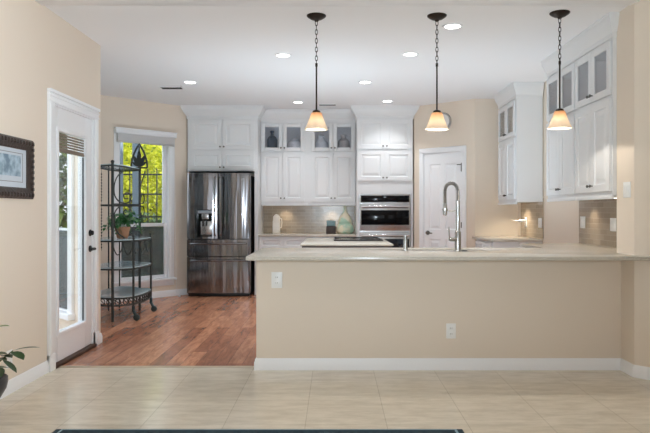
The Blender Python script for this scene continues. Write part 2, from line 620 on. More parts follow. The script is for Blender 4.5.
# ------------------------------------------------------------------ mesh builder
class MB:
    def __init__(self):
        self.bm = bmesh.new()

    def face(self, pts):
        vs = [self.bm.verts.new(p) for p in pts]
        return self.bm.faces.new(vs)

    def box(self, x0, y0, z0, x1, y1, z1, b=0.0):
        x0, x1 = sorted((x0, x1))
        y0, y1 = sorted((y0, y1))
        z0, z1 = sorted((z0, z1))
        vs = [self.bm.verts.new((x, y, z)) for x in (x0, x1) for y in (y0, y1) for z in (z0, z1)]
        f = [(0, 1, 3, 2), (4, 6, 7, 5), (0, 4, 5, 1), (2, 3, 7, 6), (0, 2, 6, 4), (1, 5, 7, 3)]
        fs = [self.bm.faces.new([vs[i] for i in q]) for q in f]
        if b > 0:
            b = min(b, .45 * min(x1 - x0, y1 - y0, z1 - z0))
            es = list({e for q in fs for e in q.edges})
            bmesh.ops.bevel(self.bm, geom=es, offset=b, segments=2, affect='EDGES', profile=.5)
        return self

    def prism(self, poly, z0, z1, b=0.0):
        """poly: list of (x, y), vertical extrusion"""
        lo = [self.bm.verts.new((p[0], p[1], z0)) for p in poly]
        hi = [self.bm.verts.new((p[0], p[1], z1)) for p in poly]
        n = len(poly)
        fs = [self.bm.faces.new(list(reversed(lo))), self.bm.faces.new(hi)]
        for i in range(n):
            fs.append(self.bm.faces.new((lo[i], lo[(i + 1) % n], hi[(i + 1) % n], hi[i])))
        if b > 0:
            es = list({e for q in fs for e in q.edges})
            bmesh.ops.bevel(self.bm, geom=es, offset=b, segments=2, affect='EDGES', profile=.5)
        return self

    def lathe(self, prof, cx=0, cy=0, cz=0, n=28, axis='z', cap=True, k=1.0):
        """prof: list of (r, h)"""
        prof = [(r * k, h * k) for r, h in prof]
        rings = []
        for r, h in prof:
            ring = []
            for i in range(n):
                a = 2 * PI * i / n
                u, v = r * math.cos(a), r * math.sin(a)
                if axis == 'z':
                    p = (cx + u, cy + v, cz + h)
                elif axis == 'y':
                    p = (cx + u, cy + h, cz + v)
                else:
                    p = (cx + h, cy + u, cz + v)
                ring.append(self.bm.verts.new(p))
            rings.append(ring)
        for a, b in zip(rings, rings[1:]):
            for i in range(n):
                self.bm.faces.new((a[i], a[(i + 1) % n], b[(i + 1) % n], b[i]))
        if cap:
            self.bm.faces.new(list(reversed(rings[0])))
            self.bm.faces.new(rings[-1])
        return self

    def tube(self, pts, r, n=8, closed=False, r2=None):
        P = [Vector(p) for p in pts]
        m = len(P)
        rings = []
        ref = None
        for i, p in enumerate(P):
            if closed:
                d = (P[(i + 1) % m] - P[i - 1])
            else:
                d = P[min(i + 1, m - 1)] - P[max(i - 1, 0)]
            d.normalize()
            if ref is None:
                ref = Vector((0, 0, 1)) if abs(d.z) < .9 else Vector((1, 0, 0))
            u = d.cross(ref)
            if u.length < 1e-5:
                u = d.cross(Vector((0, 1, 0)))
            u.normalize()
            v = u.cross(d).normalized()
            ref = v
            rr = r if r2 is None else r + (r2 - r) * i / (m - 1)
            rings.append([self.bm.verts.new(p + (u * math.cos(2 * PI * k / n) + v * math.sin(2 * PI * k / n)) * rr) for k in range(n)])
        pairs = list(zip(rings, rings[1:])) + ([(rings[-1], rings[0])] if closed else [])
        for a, b in pairs:
            for k in range(n):
                self.bm.faces.new((a[k], a[(k + 1) % n], b[(k + 1) % n], b[k]))
        if not closed:
            self.bm.faces.new(list(reversed(rings[0])))
            self.bm.faces.new(rings[-1])
        return self

    def sweep(self, path, prof, side=1, closed=False):
        """path: (x, y) polyline; prof: closed polygon (out, z); out is to the right (side=1) of the path, mitred corners"""
        P = [Vector((p[0], p[1])) for p in path]
        m = len(P)
        rings = []
        for i, p in enumerate(P):
            d0 = (P[i] - P[i - 1]).normalized() if (i > 0 or closed) else None
            d1 = (P[(i + 1) % m] - P[i]).normalized() if (i < m - 1 or closed) else None
            d0 = d0 or d1
            d1 = d1 or d0
            n0 = Vector((d0.y, -d0.x)) * side
            n1 = Vector((d1.y, -d1.x)) * side
            nn = (n0 + n1)
            nn = nn / max(1e-6, nn.dot(n0))
            rings.append([self.bm.verts.new((p.x + nn.x * o, p.y + nn.y * o, z)) for o, z in prof])
        k = len(prof)
        for a, b in zip(rings, rings[1:]):
            for j in range(k):
                self.bm.faces.new((a[j], a[(j + 1) % k], b[(j + 1) % k], b[j]))
        if not closed:
            self.bm.faces.new(rings[0])
            self.bm.faces.new(list(reversed(rings[-1])))
        return self

    def sphere(self, c, r, n=16, sz=1.0):
        mt = Matrix.Translation(c) @ Matrix.Diagonal((1, 1, sz, 1))
        bmesh.ops.create_uvsphere(self.bm, u_segments=n, v_segments=max(6, n // 2), radius=r, matrix=mt)
        return self

    def leaf(self, base, direction, length, width, droop=.25, up=(0, 0, 1), seg=5):
        d = Vector(direction).normalized()
        s = d.cross(Vector(up))
        if s.length < 1e-3:
            s = Vector((1, 0, 0))
        s.normalize()
        nrm = s.cross(d).normalized()
        b0 = Vector(base)
        rows = []
        for i in range(seg + 1):
            t = i / seg
            w = width * .5 * (math.sin(PI * min(1, t * .92 + .04)) ** .8) * (1 if 0 < i < seg else .1)
            c = b0 + d * length * t - nrm * droop * length * t * t
            rows.append((self.bm.verts.new(c - s * w + nrm * w * .25), self.bm.verts.new(c), self.bm.verts.new(c + s * w + nrm * w * .25)))
        for a, b in zip(rows, rows[1:]):
            self.bm.faces.new((a[0], a[1], b[1], b[0]))
            self.bm.faces.new((a[1], a[2], b[2], b[1]))
        return self

    def build(self, name, m, parent=None, smooth=True, xf=None):
        bm = self.bm
        if xf is not None:
            bm.transform(xf)
        bmesh.ops.recalc_face_normals(bm, faces=bm.faces[:])
        me = bpy.data.meshes.new(name)
        bm.to_mesh(me)
        bm.free()
        me.materials.append(m)
        if smooth:
            for p in me.polygons:
                p.use_smooth = True
            me.set_sharp_from_angle(angle=math.radians(32))
        o = bpy.data.objects.new(name, me)
        C.objects.link(o)
        if parent is not None:
            o.parent = parent
        return o


def tag(o, label, cat, group=None, kind=None):
    o['label'] = label
    o['category'] = cat
    if group:
        o['group'] = group
    if kind:
        o['kind'] = kind
    return o


def thing(name, label, cat, loc=(0, 0, 0), rz=0, group=None):
    o = bpy.data.objects.new(name, None)
    C.objects.link(o)
    o.empty_display_size = .1
    o.location = loc
    o.rotation_euler = (0, 0, rz)
    return tag(o, label, cat, group)


def struct(o):
    o['kind'] = 'structure'
    return o


def dup(root, loc, label, rz=None):
    r = root.copy()
    C.objects.link(r)
    r.location = loc
    if rz is not None:
        r.rotation_euler = (0, 0, rz)
    r['label'] = label
    for ch in list(root.children):
        c = ch.copy()
        C.objects.link(c)
        c.parent = r
        for g in list(ch.children):
            d = g.copy()
            C.objects.link(d)
            d.parent = c
    return r


# ------------------------------------------------------------------ room shell
H = 2.81
XL = -2.22          # living-room left wall
XR = 2.54           # kitchen right wall
YB = 9.92           # kitchen back wall
WT = .14


def frame_at(p0, p1):
    """matrix whose x runs p0 -> p1 and y points outwards (left of the run)"""
    d = (Vector(p1) - Vector(p0)).normalized()
    return Matrix(((d.x, -d.y, 0, p0[0]), (d.y, d.x, 0, p0[1]), (0, 0, 1, 0), (0, 0, 0, 1)))


def wall(name, p0, p1, openings=(), t=WT, z1=H, m='wall'):
    L = (Vector(p1) - Vector(p0)).length
    mb = MB()
    us = 0.0
    for (u0, u1, za, zb) in sorted(openings):
        if u0 > us:
            mb.box(us, 0, 0, u0, t, z1)
        if za > 0:
            mb.box(u0, 0, 0, u1, t, za)
        if zb < z1:
            mb.box(u0, 0, zb, u1, t, z1)
        us = u1
    if us < L:
        mb.box(us, 0, 0, L, t, z1)
    return struct(mb.build(name, M[m], xf=frame_at(p0, p1), smooth=False))


struct(MB().box(-2.4, -2.8, -.06, 4.4, 4.94, 0).build('floor', M['tile'], smooth=False))
struct(MB().prism([(-2.36, 4.94), (2.7, 4.94), (2.7, 10.1), (-2.3, 10.1), (-2.3, 9.37), (-3.5, 8.17), (-3.5, 7.0), (-2.36, 5.86)], -.06, 0).build('floor_wood', M['wood'], smooth=False))
struct(MB().prism([(-2.5, -2.8), (4.5, -2.8), (4.5, 10.2), (-2.5, 10.2), (-2.5, 9.45), (-3.7, 8.25), (-3.7, 6.9), (-2.5, 5.7)], H, H + .12).build('ceiling', M['ceiling'], smooth=False))
struct(MB().box(XL, 4.50, H - .012, 2.26, 4.70, H + .01, .004).build('trim_1', M['trim']))

DOOR = (4.886, 5.688)      # patio door leaf, along Y
N1 = ((XL, 5.87), (-3.40, 7.05))
N2 = ((-3.40, 7.05), (-3.40, 8.10))
N3 = ((-3.40, 8.10), (XL, 9.28))
wall('wall_left', (XL, -2.6), (XL, 5.87), [(DOOR[0] + 2.6 - .02, DOOR[1] + 2.6 + .02, 0, 2.10)])
WZ0, WZ1 = .26, 2.30
wall('wall_bay_front', *N1, [(.36, 1.30, WZ0, WZ1)])
wall('wall_bay_side', *N2, [(.12, .93, WZ0, WZ1)])
# window on N3 : X -3.027 .. -2.348  (casing outer), opening inside it
n3u = lambda x: (x + 3.40) * math.sqrt(2)
W3 = (n3u(-3.027) + .07, n3u(-2.348) - .105)
wall('wall_bay_back', *N3, [(W3[0], W3[1], WZ0, WZ1)])
wall('wall_left_back', (XL, 9.28), (XL, YB))
wall('wall_back', (XL, YB), (1.18, YB))
wall('wall_pantry_side', (1.18, YB), (1.18, 9.27))
PW = ((1.18, 9.27), (1.946, 8.62))
PL = (Vector(PW[1]) - Vector(PW[0])).length
PD = (.176 * PL, .796 * PL)
wall('wall_pantry', *PW, [(PD[0] - .015, PD[1] + .015, 0, 2.11)])
wall('wall_return', (1.946, 8.62), (XR, 8.62))
wall('wall_right', (XR, 8.62), (XR, 4.93))
struct(MB().prism([(2.24, 4.64), (2.24, 4.93), (2.9, 4.93), (2.9, 3.98)], 0, H).build('wall_pillar', M['wall'], smooth=False))
wall('wall_right_front', (2.9, 3.98), (4.30, 2.58))
wall('wall_living_right', (4.30, 2.58), (4.30, -2.6))
wall('wall_rear', (4.30, -2.6), (XL, -2.6), [(.72, 1.88, .35, 2.36), (2.82, 3.98, .35, 2.36), (4.92, 6.08, .35, 2.36)])
struct(MB().box(-.615, 4.85, 0, 2.24, 4.97, .878).build('wall_bar', M['wall'], smooth=False))
# pantry interior behind its closed door is never seen: the leaf fills the opening

BB = [(0, 0), (.016, 0), (.016, .062), (.011, .072), (.011, .080), (.005, .092), (0, .092)]


def baseboard(name, path, side=1):
    return struct(MB().sweep(path, BB, side).build(name, M['trim']))


baseboard('baseboard_left', [(XL, -2.6), (XL, 4.78)])
baseboard('baseboard_bay', [(XL, 5.80), N1[0], N1[1], N3[0], N3[1], (XL, 9.28)])
baseboard('baseboard_bar', [(-.615, 4.97), (-.615, 4.85), (2.24, 4.85), (2.24, 4.64), (2.9, 3.98), (4.3, 2.58)], 1)
baseboard('baseboard_right', [(XR, 7.5), (XR, 6.45)])

# tile / wood threshold strip
struct(MB().box(XL, 4.925, 0, -.63, 4.955, .006, .002).build('trim_2', mat('pale_threshold', srgb(196, 180, 158), .4)))


# ------------------------------------------------------------------ windows
def make_window(name, p0, p1, u0, u1, z0, z1, screen=True, glass='glass'):
    X = frame_at(p0, p1)
    cw = .07
    mb = MB()
    # inside casing, stool, apron
    mb.box(u0 - cw, -.018, z0, u0, 0, z1 + cw, .004)
    mb.box(u1, -.018, z0, u1 + cw, 0, z1 + cw, .004)
    mb.box(u0 - cw, -.02, z1, u1 + cw, 0, z1 + cw, .004)
    mb.box(u0 - cw - .02, -.055, z0 - .02, u1 + cw + .02, .02, z0 + .012, .005)
    mb.box(u0 - cw, -.016, z0 - .095, u1 + cw, 0, z0 - .02, .004)
    # outside casing
    mb.box(u0 - .10, WT, z0 - .06, u0, WT + .03, z1 + .1, .004)
    mb.box(u1, WT, z0 - .06, u1 + .10, WT + .03, z1 + .1, .004)
    mb.box(u0, WT, z1, u1, WT + .03, z1 + .1, .004)
    mb.box(u0 - .12, WT, z0 - .06, u1 + .12, WT + .07, z0, .004)
    # jamb lining
    t = .012
    mb.box(u0, 0, z0, u0 + t, WT, z1).box(u1 - t, 0, z0, u1, WT, z1).box(u0, 0, z1 - t, u1, WT, z1).box(u0, 0, z0, u1, WT, z0 + t)
    root = struct(mb.build(name, M['trim'], xf=X))
    zm = 1.04 + .01
    fw = .05

    def sash(nm, za, zb, y):
        s = MB()
        a, b = u0 + t, u1 - t
        s.box(a, y, za, a + fw, y + .035, zb, .004).box(b - fw, y, za, b, y + .035, zb, .004)
        s.box(a + fw, y, za, b - fw, y + .035, za + fw, .004).box(a + fw, y, zb - fw, b - fw, y + .035, zb, .004)
        o = s.build(nm, M['vinyl'], root, xf=X)
        MB().box(a + fw, y + .014, za + fw, b - fw, y + .019, zb - fw).build('window_pane', M[glass], o, smooth=False, xf=X)
    sash('upper_sash', zm - .025, z1 - t, .075)
    sash('lower_sash', z0 + t, zm + .025, .038)
    if screen:
        MB().box(u0 + t, .118, z0 + t, u1 - t, .120, zm).build('insect_screen', M['screen'], root, smooth=False, xf=X)
    return root


make_window('window_1', *N3, W3[0], W3[1], WZ0, WZ1)
make_window('window_2', *N1, .36, 1.30, WZ0, WZ1, glass='mirror_glass')
make_window('window_3', *N2, .12, .93, WZ0, WZ1)

# white blind raised at the head of window_1
X3 = frame_at(*N3)
bl = thing('window_blind', 'white slatted blind pulled up under its valance on the nook window', 'blind')
u0, u1 = W3[0] - .072, W3[1] + .072
mb = MB()
mb.box(u0, -.085, 2.315, u1, -.022, 2.385, .006).box(u0 - .006, -.092, 2.378, u1 + .006, -.022, 2.392, .004)
mb.build('valance', M['vinyl'], bl, xf=X3)
mb = MB()
for i in range(11):
    z = 2.212 + i * .0092
    mb.box(u0 + .03, -.078, z, u1 - .03, -.028, z + .0088)
mb.box(u0 + .03, -.080, 2.194, u1 - .03, -.026, 2.208, .003)
mb.build('slat_stack', M['blind_white'], bl, xf=X3)
mb = MB()
mb.tube([(u1 - .03, -.07, 2.32), (u1 - .025, -.075, 1.2), (u1 - .02, -.10, .09), (u1 - .01, -.14, .02)], .0022, 6)
mb.lathe([(.004, 0), (.018, .004), (.02, .02), (.006, .034)], u1 - .005, -.155, .0, 12)
mb.build('cord', M['vinyl'], bl, xf=X3)

# ------------------------------------------------------------------ patio door (structure)
Xd = frame_at((XL, 0), (XL, 1))        # local x = world Y, local y outwards (-X), z up
d0, d1 = DOOR
mb = MB()
g0, g1, gz0, gz1 = 4.99, 5.536, .26, 1.89
ya, yb = .012, .056
mb.box(d0, ya, .03, g0, yb, 2.08, .003).box(g1, ya, .03, d1, yb, 2.08, .003)
mb.box(g0, ya, .03, g1, yb, gz0).box(g0, ya, gz1, g1, yb, 2.08)
# raised moulding round the glass
for (a, b, c, d) in ((g0 - .03, gz0 - .03, g0 + .004, gz1 + .03), (g1 - .004, gz0 - .03, g1 + .03, gz1 + .03)):
    mb.box(a, ya - .012, b, c, ya, d, .005)
for (a, b, c, d) in ((g0, gz0 - .03, g1, gz0 + .004), (g0, gz1 - .004, g1, gz1 + .03)):
    mb.box(a, ya - .012, b, c, ya, d, .005)
door = struct(mb.build('door_1', M['trim'], xf=Xd))
MB().box(g0, .03, gz0, g1, .036, gz1).build('glass_pane', M['glass'], door, smooth=False, xf=Xd)
mb = MB()
for i in range(6):
    z = 1.875 - i * .023
    mb.box(g0 + .006, .020, z - .016, g1 - .006, .026, z)
mb.box(g0 + .006, .016, 1.725, g1 - .006, .029, 1.745)
mb.build('door_blind', M['taupe_slat'], door, xf=Xd)
# side channel of the blind and its cord
MB().box(g1 - .022, .018, gz0 + .01, g1 - .012, .028, 1.72).build('blind_channel', M['black'], door, xf=Xd)
for z in (1.62, 1.09, .48, .20):
    MB().lathe([(.007, -.045), (.009, -.043), (.009, .043), (.007, .045)], d0 - .003, ya - .008, z if z != .20 else .25, 10).build('hinge', M['pewter'], door, xf=Xd) if z != .20 else None
mb = MB()
mb.lathe([(.030, 0), (.030, -.008), (.022, -.014), (.02, -.03), (.012, -.034)], 5.645, ya, 1.045, 20, 'y')
mb.build('deadbolt', M['black'], door, xf=Xd)
mb = MB()
mb.lathe([(.030, 0), (.030, -.008), (.012, -.014), (.012, -.05)], 5.645, ya, .90, 20, 'y')
mb.tube([(5.645, ya - .05, .90), (5.62, ya - .056, .90), (5.54, ya - .054, .897)], .0095, 10)
mb.build('lever_handle', M['black'], door, xf=Xd)
MB().box(d0 - .02, -.03, 0, d1 + .02, WT, .026, .006).build('threshold', mat('dark_bronze_threshold', srgb(78, 54, 40), .5, .3), door, xf=Xd)
# casing with moulded head
mb = MB()
for (a, b) in ((d0 - .109, d0 - .012), (d1 + .012, d1 + .085)):
    mb.box(a, -.02, 0, b, 0, 2.09, .004)
    mb.box(a + .014, -.026, 0, b - .05, -.018, 2.09, .003)
    mb.box(a - .0, -.028, 0, b, 0, .13, .004)
mb.box(d0 - .109, -.022, 2.09, d1 + .085, 0, 2.165, .003)
mb.box(d0 - .110, -.028, 2.095, d1 + .086, -.02, 2.107, .003)
mb.box(d0 - .111, -.030, 2.135, d1 + .087, -.02, 2.15, .003)
mb.box(d0 - .112, -.036, 2.165, d1 + .09, 0, 2.192, .005)
for (a, b) in ((d0 - .02, d0 - .001), (d1 + .001, d1 + .02)):
    mb.box(a, 0, 0, b, WT, 2.1)
mb.box(d0 - .02, 0, 2.082, d1 + .02, WT, 2.1)
struct(mb.build('trim_3', M['trim'], xf=Xd))

# ------------------------------------------------------------------ pantry door
Xp = frame_at(*PW)
a0, a1 = PD
mb = MB()
zt = 2.09


def panel_door(mb, x0, x1, z0, z1, y, rects, t=.035):
    """slab with sunk and raised panels facing -y; rects are (xa, xb, za, zb)"""
    xs = sorted({x0, x1} | {r[0] for r in rects} | {r[1] for r in rects})
    zs = sorted({z0, z1} | {r[2] for r in rects} | {r[3] for r in rects})
    for i in range(len(xs) - 1):
        for j in range(len(zs) - 1):
            cx, cz = (xs[i] + xs[i + 1]) / 2, (zs[j] + zs[j + 1]) / 2
            if any(r[0] < cx < r[1] and r[2] < cz < r[3] for r in rects):
                continue
            mb.face([(xs[i], y, zs[j]), (xs[i + 1], y, zs[j]), (xs[i + 1], y, zs[j + 1]), (xs[i], y, zs[j + 1])])
    for (xa, xb, za, zb) in rects:
        e = min(.05, .3 * (xb - xa))
        lv = [(0, 0), (.008, .011), (.018, .011), (e, .003)]
        rg = []
        for (ins, dep) in lv:
            rg.append([(xa + ins, y + dep, za + ins), (xb - ins, y + dep, za + ins), (xb - ins, y + dep, zb - ins), (xa + ins, y + dep, zb - ins)])
        for p, q in zip(rg, rg[1:]):
            for k in range(4):
                mb.face([p[k], p[(k + 1) % 4], q[(k + 1) % 4], q[k]])
        mb.face(rg[-1])
    b = y + t
    o = [(x0, z0), (x1, z0), (x1, z1), (x0, z1)]
    for k in range(4):
        p, q = o[k], o[(k + 1) % 4]
        mb.face([(p[0], y, p[1]), (p[0], b, p[1]), (q[0], b, q[1]), (q[0], y, q[1])])
    mb.face([(p[0], b, p[1]) for p in o])
    bmesh.ops.remove_doubles(mb.bm, verts=mb.bm.verts[:], dist=1e-5)


w = a1 - a0
r = [(a0 + .085, a0 + w / 2 - .035, .98, 1.93), (a0 + w / 2 + .035, a1 - .085, .98, 1.93),
     (a0 + .085, a0 + w / 2 - .035, .22, .84), (a0 + w / 2 + .035, a1 - .085, .22, .84)]
panel_door(mb, a0, a1, .01, zt, .012, r)
pd = struct(mb.build('door_2', M['trim'], xf=Xp, smooth=False))
mb = MB()
mb.lathe([(.032, 0), (.032, -.008), (.012, -.014), (.012, -.05)], a0 + .06, .012, .93, 20, 'y')
mb.tube([(a0 + .06, -.036, .93), (a0 + .085, -.042, .93), (a0 + .16, -.04, .925)], .009, 10)
mb.build('lever_handle', M['pewter'], pd, xf=Xp)
for z in (1.85, 1.05, .25):
    mb = MB()
    mb.lathe([(.006, -.045), (.008, -.043), (.008, .043), (.006, .045)], a1 + .004, .006, z, 10)
    mb.box(a1 - .02, .008, z - .04, a1, .0125, z + .04)
    mb.build('hinge', M['pewter'], pd, xf=Xp)
mb = MB()
mb.tube([(a1 - .005, .004, 1.905), (a1 - .03, -.03, 1.905), (a1 - .055, -.045, 1.905)], .006, 8)
mb.box(a1 - .012, -.004, 1.83, a1 + .006, .012, 1.93, .003)
mb.build('door_stop', M['pewter'], pd, xf=Xp)
mb = MB()
mb.box(a0 - .075, -.018, 0, a0 - .008, 0, 2.10, .004).box(a1 + .008, -.018, 0, a1 + .075, 0, 2.10, .004)
mb.box(a0 - .075, -.02, 2.10, a1 + .075, 0, 2.17, .004)
mb.box(a0 - .068, -.026, 0, a0 - .04, -.016, 2.13, .003).box(a1 + .04, -.026, 0, a1 + .068, -.016, 2.13, .003).box(a0 - .068, -.026, 2.13, a1 + .068, -.018, 2.16, .003)
mb.box(a0 - .015, 0, 0, a0 - .002, WT, 2.11).box(a1 + .002, 0, 0, a1 + .015, WT, 2.11).box(a0 - .015, 0, 2.093, a1 + .015, WT, 2.11)
struct(mb.build('trim_4', M['trim'], xf=Xp))

# ------------------------------------------------------------------ tiled splashbacks (structure)
struct(MB().box(-1.146, YB - .01, .897, .318, YB, 1.50).build('trim_5', M['splash_x'], smooth=False))
struct(MB().box(XR - .01, 4.932, .912, XR, 6.43, 1.39).build('trim_6', M['splash_y'], smooth=False))
struct(MB().box(XR - .01, 7.55, .912, XR, 8.45, 1.40).build('trim_7', M['splash_y'], smooth=False))


# ------------------------------------------------------------------ cabinets
CROWN = [(0, 2.625), (.012, 2.625), (.012, 2.665), (.022, 2.672), (.03, 2.69), (.048, 2.712), (.066, 2.745), (.078, 2.765), (.080, 2.785), (.088, 2.79), (.088, H - .001), (0, H - .001)]


def knob(parent, x, y, z):
    return MB().lathe([(.006, 0), (.005, -.010), (.008, -.014), (.013, -.02), (.013, -.026), (.008, -.030)], x, y, z, 14, 'y').build('knob', M['pewter'], parent)


def cab_door(parent, x0, x1, z0, z1, kx, kz, glass=False, name='door', fw=.058):
    gm = glass if isinstance(glass, str) else 'cab_glass'
    mb = MB()
    g = .003
    x0, x1, z0, z1 = x0 + g, x1 - g, z0 + g, z1 - g
    if glass:
        mb.box(x0, -.022, z0, x0 + fw, -.002, z1, .003).box(x1 - fw, -.022, z0, x1, -.002, z1, .003)
        mb.box(x0 + fw, -.022, z0, x1 - fw, -.002, z0 + fw, .003).box(x0 + fw, -.022, z1 - fw, x1 - fw, -.002, z1, .003)
        d = mb.build(name, M['white'], parent)
        MB().box(x0 + fw, -.013, z0 + fw, x1 - fw, -.009, z1 - fw).build('glass_pane', M[gm], d, smooth=False)
    else:
        f = min(fw, .3 * (z1 - z0))
        panel_door(mb, x0, x1, z0, z1, -.022, [(x0 + f, x1 - f, z0 + f, z1 - f)], t=.02)
        d = mb.build(name, M['white'], parent, smooth=False)
    if kx is not None:
        knob(d, kx, -.022, kz)
    return d


def pair(parent, x0, x1, z0, z1, kz, glass=False):
    xm = (x0 + x1) / 2
    cab_door(parent, x0, xm, z0, z1, xm - .028, kz, glass)
    cab_door(parent, xm, x1, z0, z1, xm + .028, kz, glass)


def carcass(w, depth, z0, z1, shelves, xl, xr, open_rows, t=.018):
    """hollow box with face frame; open_rows are (za, zb) spans left open behind doors"""
    mb = MB()
    mb.box(0, 0, z0, t, depth, z1).box(w - t, 0, z0, w, depth, z1)
    mb.box(t, depth - t, z0, w - t, depth, z1)
    mb.box(t, 0, z0, w - t, depth - t, z0 + t).box(t, 0, z1 - t, w - t, depth - t, z1)
    for s in shelves:
        mb.box(t, .004, s - .02, w - t, depth - t, s + .02)
        mb.box(xl + .03, .0, s - .02, xr - .03, .004, s + .02)
    # face frame stiles
    mb.box(t, 0, z0 + t, xl + .03, .02, z1 - t).box(xr - .03, 0, z0 + t, w - t, .02, z1 - t)
    mb.box(xl + .03, 0, z0 + t, xr - .03, .02, z0 + .045).box(xl + .03, 0, z1 - .05, xr - .03, .02, z1 - t)
    return mb


def upper_unit(label, loc, rz, w, depth, xl, xr, z0=1.362, zdiv=2.157, z1=2.625, ends=(False, False), group=None, glass='cab_glass', out=1.0):
    root = thing('upper_cabinet', label, 'cabinet', loc, rz, group)
    carcass(w, depth, z0, z1, [zdiv], xl, xr, []).build('body', M['white'], root, smooth=False)
    pair(root, xl, xr, zdiv + .012, 2.605, zdiv + .065, glass)
    pair(root, xl, xr, z0 + .03, zdiv - .012, z0 + .085)
    path = []
    if ends[0]:
        path.append((0, depth))
    path += [(0, 0), (w, 0)]
    if ends[1]:
        path.append((w, depth))
    MB().sweep(path, [(o * out, z) for o, z in CROWN], 1).build('crown', M['white'], root)
    MB().box(0, -.012, z0 - .03, w, .012, z0, .004).build('light_rail', M['white'], root)
    return root


YU = 9.58
# two units on the back wall
upper_unit('white wall cabinet by the refrigerator, dark bottle behind its left glass door', (-1.146, YU, 0), 0, .726, YB - YU - .001, .004, .676, group='upper cabinets over the back counter', glass='cab_glass_clear')
upper_unit('white wall cabinet beside the oven tower, upper glass doors showing jars', (-.42, YU, 0), 0, .738, YB - YU - .001, .049, .732, group='upper cabinets over the back counter', glass='cab_glass_clear')
# right wall: local x runs towards the camera, front faces -X
RX = 2.21
D = XR - RX - .011
upper_unit('white glass-topped wall cabinet on the right wall touching the beige pillar', (RX, 5.665, 0), -PI / 2, .733, D, .01, .722, z0=1.37, ends=(False, True), group='upper cabinets on the right wall', out=.6)
upper_unit('white glass-topped wall cabinet behind the third pendant, farther from the pillar', (RX, 6.432, 0), -PI / 2, .766, D, .012, .756, z0=1.37, ends=(True, False), group='upper cabinets on the right wall', out=.6)
upper_unit('white wall cabinet in the far right corner showing its broad blank side', (RX, 8.37, 0), -PI / 2, .82, D, .05, .79, z0=1.36, ends=(True, True), group='upper cabinets on the right wall', out=.6)

# cabinet over and beside the refrigerator
fc = thing('refrigerator_cabinet', 'white double-row cabinet boxed over the dark steel refrigerator', 'cabinet', (-2.197, 9.24, 0))
fw_ = 2.197 - 1.148
mb = MB()
mb.box(0, 0, 1.846, fw_, .675, 2.625)
mb.box(fw_ - .052, 0, 0, fw_, .675, 1.846).box(0, .0, 0, .018, .675, 1.846)
mb.build('body', M['white'], fc, smooth=False)
pair(fc, .04, fw_ - .052, 2.165, 2.605, 2.205)
pair(fc, .04, fw_ - .052, 1.862, 2.142, 1.90)
MB().sweep([(0, .02), (0, 0), (fw_, 0), (fw_, .245)], CROWN, 1).build('crown', M['white'], fc)

# oven tower
oc = thing('oven_cabinet', 'tall white cabinet tower with four doors above the built-in oven', 'cabinet', (.322, 9.24, 0))
ow = 1.162 - .322
mb = MB()
mb.box(0, 0, 1.503, ow, .675, 2.625)
mb.box(0, 0, 0, .042, .675, 1.503).box(ow - .034, 0, 0, ow, .675, 1.503)
mb.box(.042, 0, .0, ow - .034, .675, .42)
mb.build('body', M['white'], oc, smooth=False)
pair(oc, .012, ow - .012, 2.172, 2.615, 2.215)
pair(oc, .012, ow - .012, 1.70, 2.150, 1.745)
d = cab_door(oc, .03, ow - .03, .12, .40, ow / 2, .26, name='drawer')
MB().sweep([(0, .245), (0, 0), (ow, 0), (ow, .03)], CROWN, 1).build('crown', M['white'], oc)

# base cabinets along the back wall with countertop


def base_unit(label, loc, rz, w, depth, z1=.865, hollow=False, group=None, n=2):
    root = thing('base_cabinet', label, 'cabinet', loc, rz, group)
    mb = MB()
    if hollow:
        mb.box(0, 0, .10, .018, depth, z1).box(w - .018, 0, .10, w, depth, z1).box(.018, 0, .10, w - .018, depth, .12)
        mb.box(.018, depth - .012, .12, w - .018, depth, z1).box(.018, 0, .12, w - .018, .018, z1)
    else:
        mb.box(0, 0, .10, w, depth, z1)
    mb.box(0, .06, 0, w, depth, .10)
    mb.build('body', M['white'], root, smooth=False)
    for k in range(n):
        xa, xb = .01 + k * (w - .02) / n, .01 + (k + 1) * (w - .02) / n
        cab_door(root, xa + .006, xb - .006, z1 - .17, z1 - .02, None, 0, name='drawer', fw=.035)
        cab_door(root, xa + .006, xb - .006, .12, z1 - .185, xb - .05 if k == 0 else xa + .05, z1 - .24)
    return root


base_unit('white base cabinet under the back counter, next to the refrigerator', (-1.146, 9.31, 0), 0, .733, .60, group='base cabinets on the back wall')
base_unit('white base cabinet under the back counter, next to the oven tower', (-.413, 9.31, 0), 0, .733, .60, group='base cabinets on the back wall')
tag(MB().box(-1.146, 9.27, .866, .320, YB - .002, .896, .004).build('back_countertop', M['stone']), 'cream stone countertop along the tiled back wall', 'countertop')

# refrigerator
fr = thing('refrigerator', 'dark stainless french-door refrigerator with water dispenser', 'refrigerator', (-2.164, 9.01, 0))
FW = .932
mb = MB()
mb.box(.006, .085, .03, FW - .006, .80, 1.775, .006)
mb.box(.03, .10, 0, FW - .03, .75, .04)
mb.build('case', M['black'], fr)
MB().box(.02, .05, .005, FW - .02, .12, .05, .004).build('toe_grille', M['black'], fr)


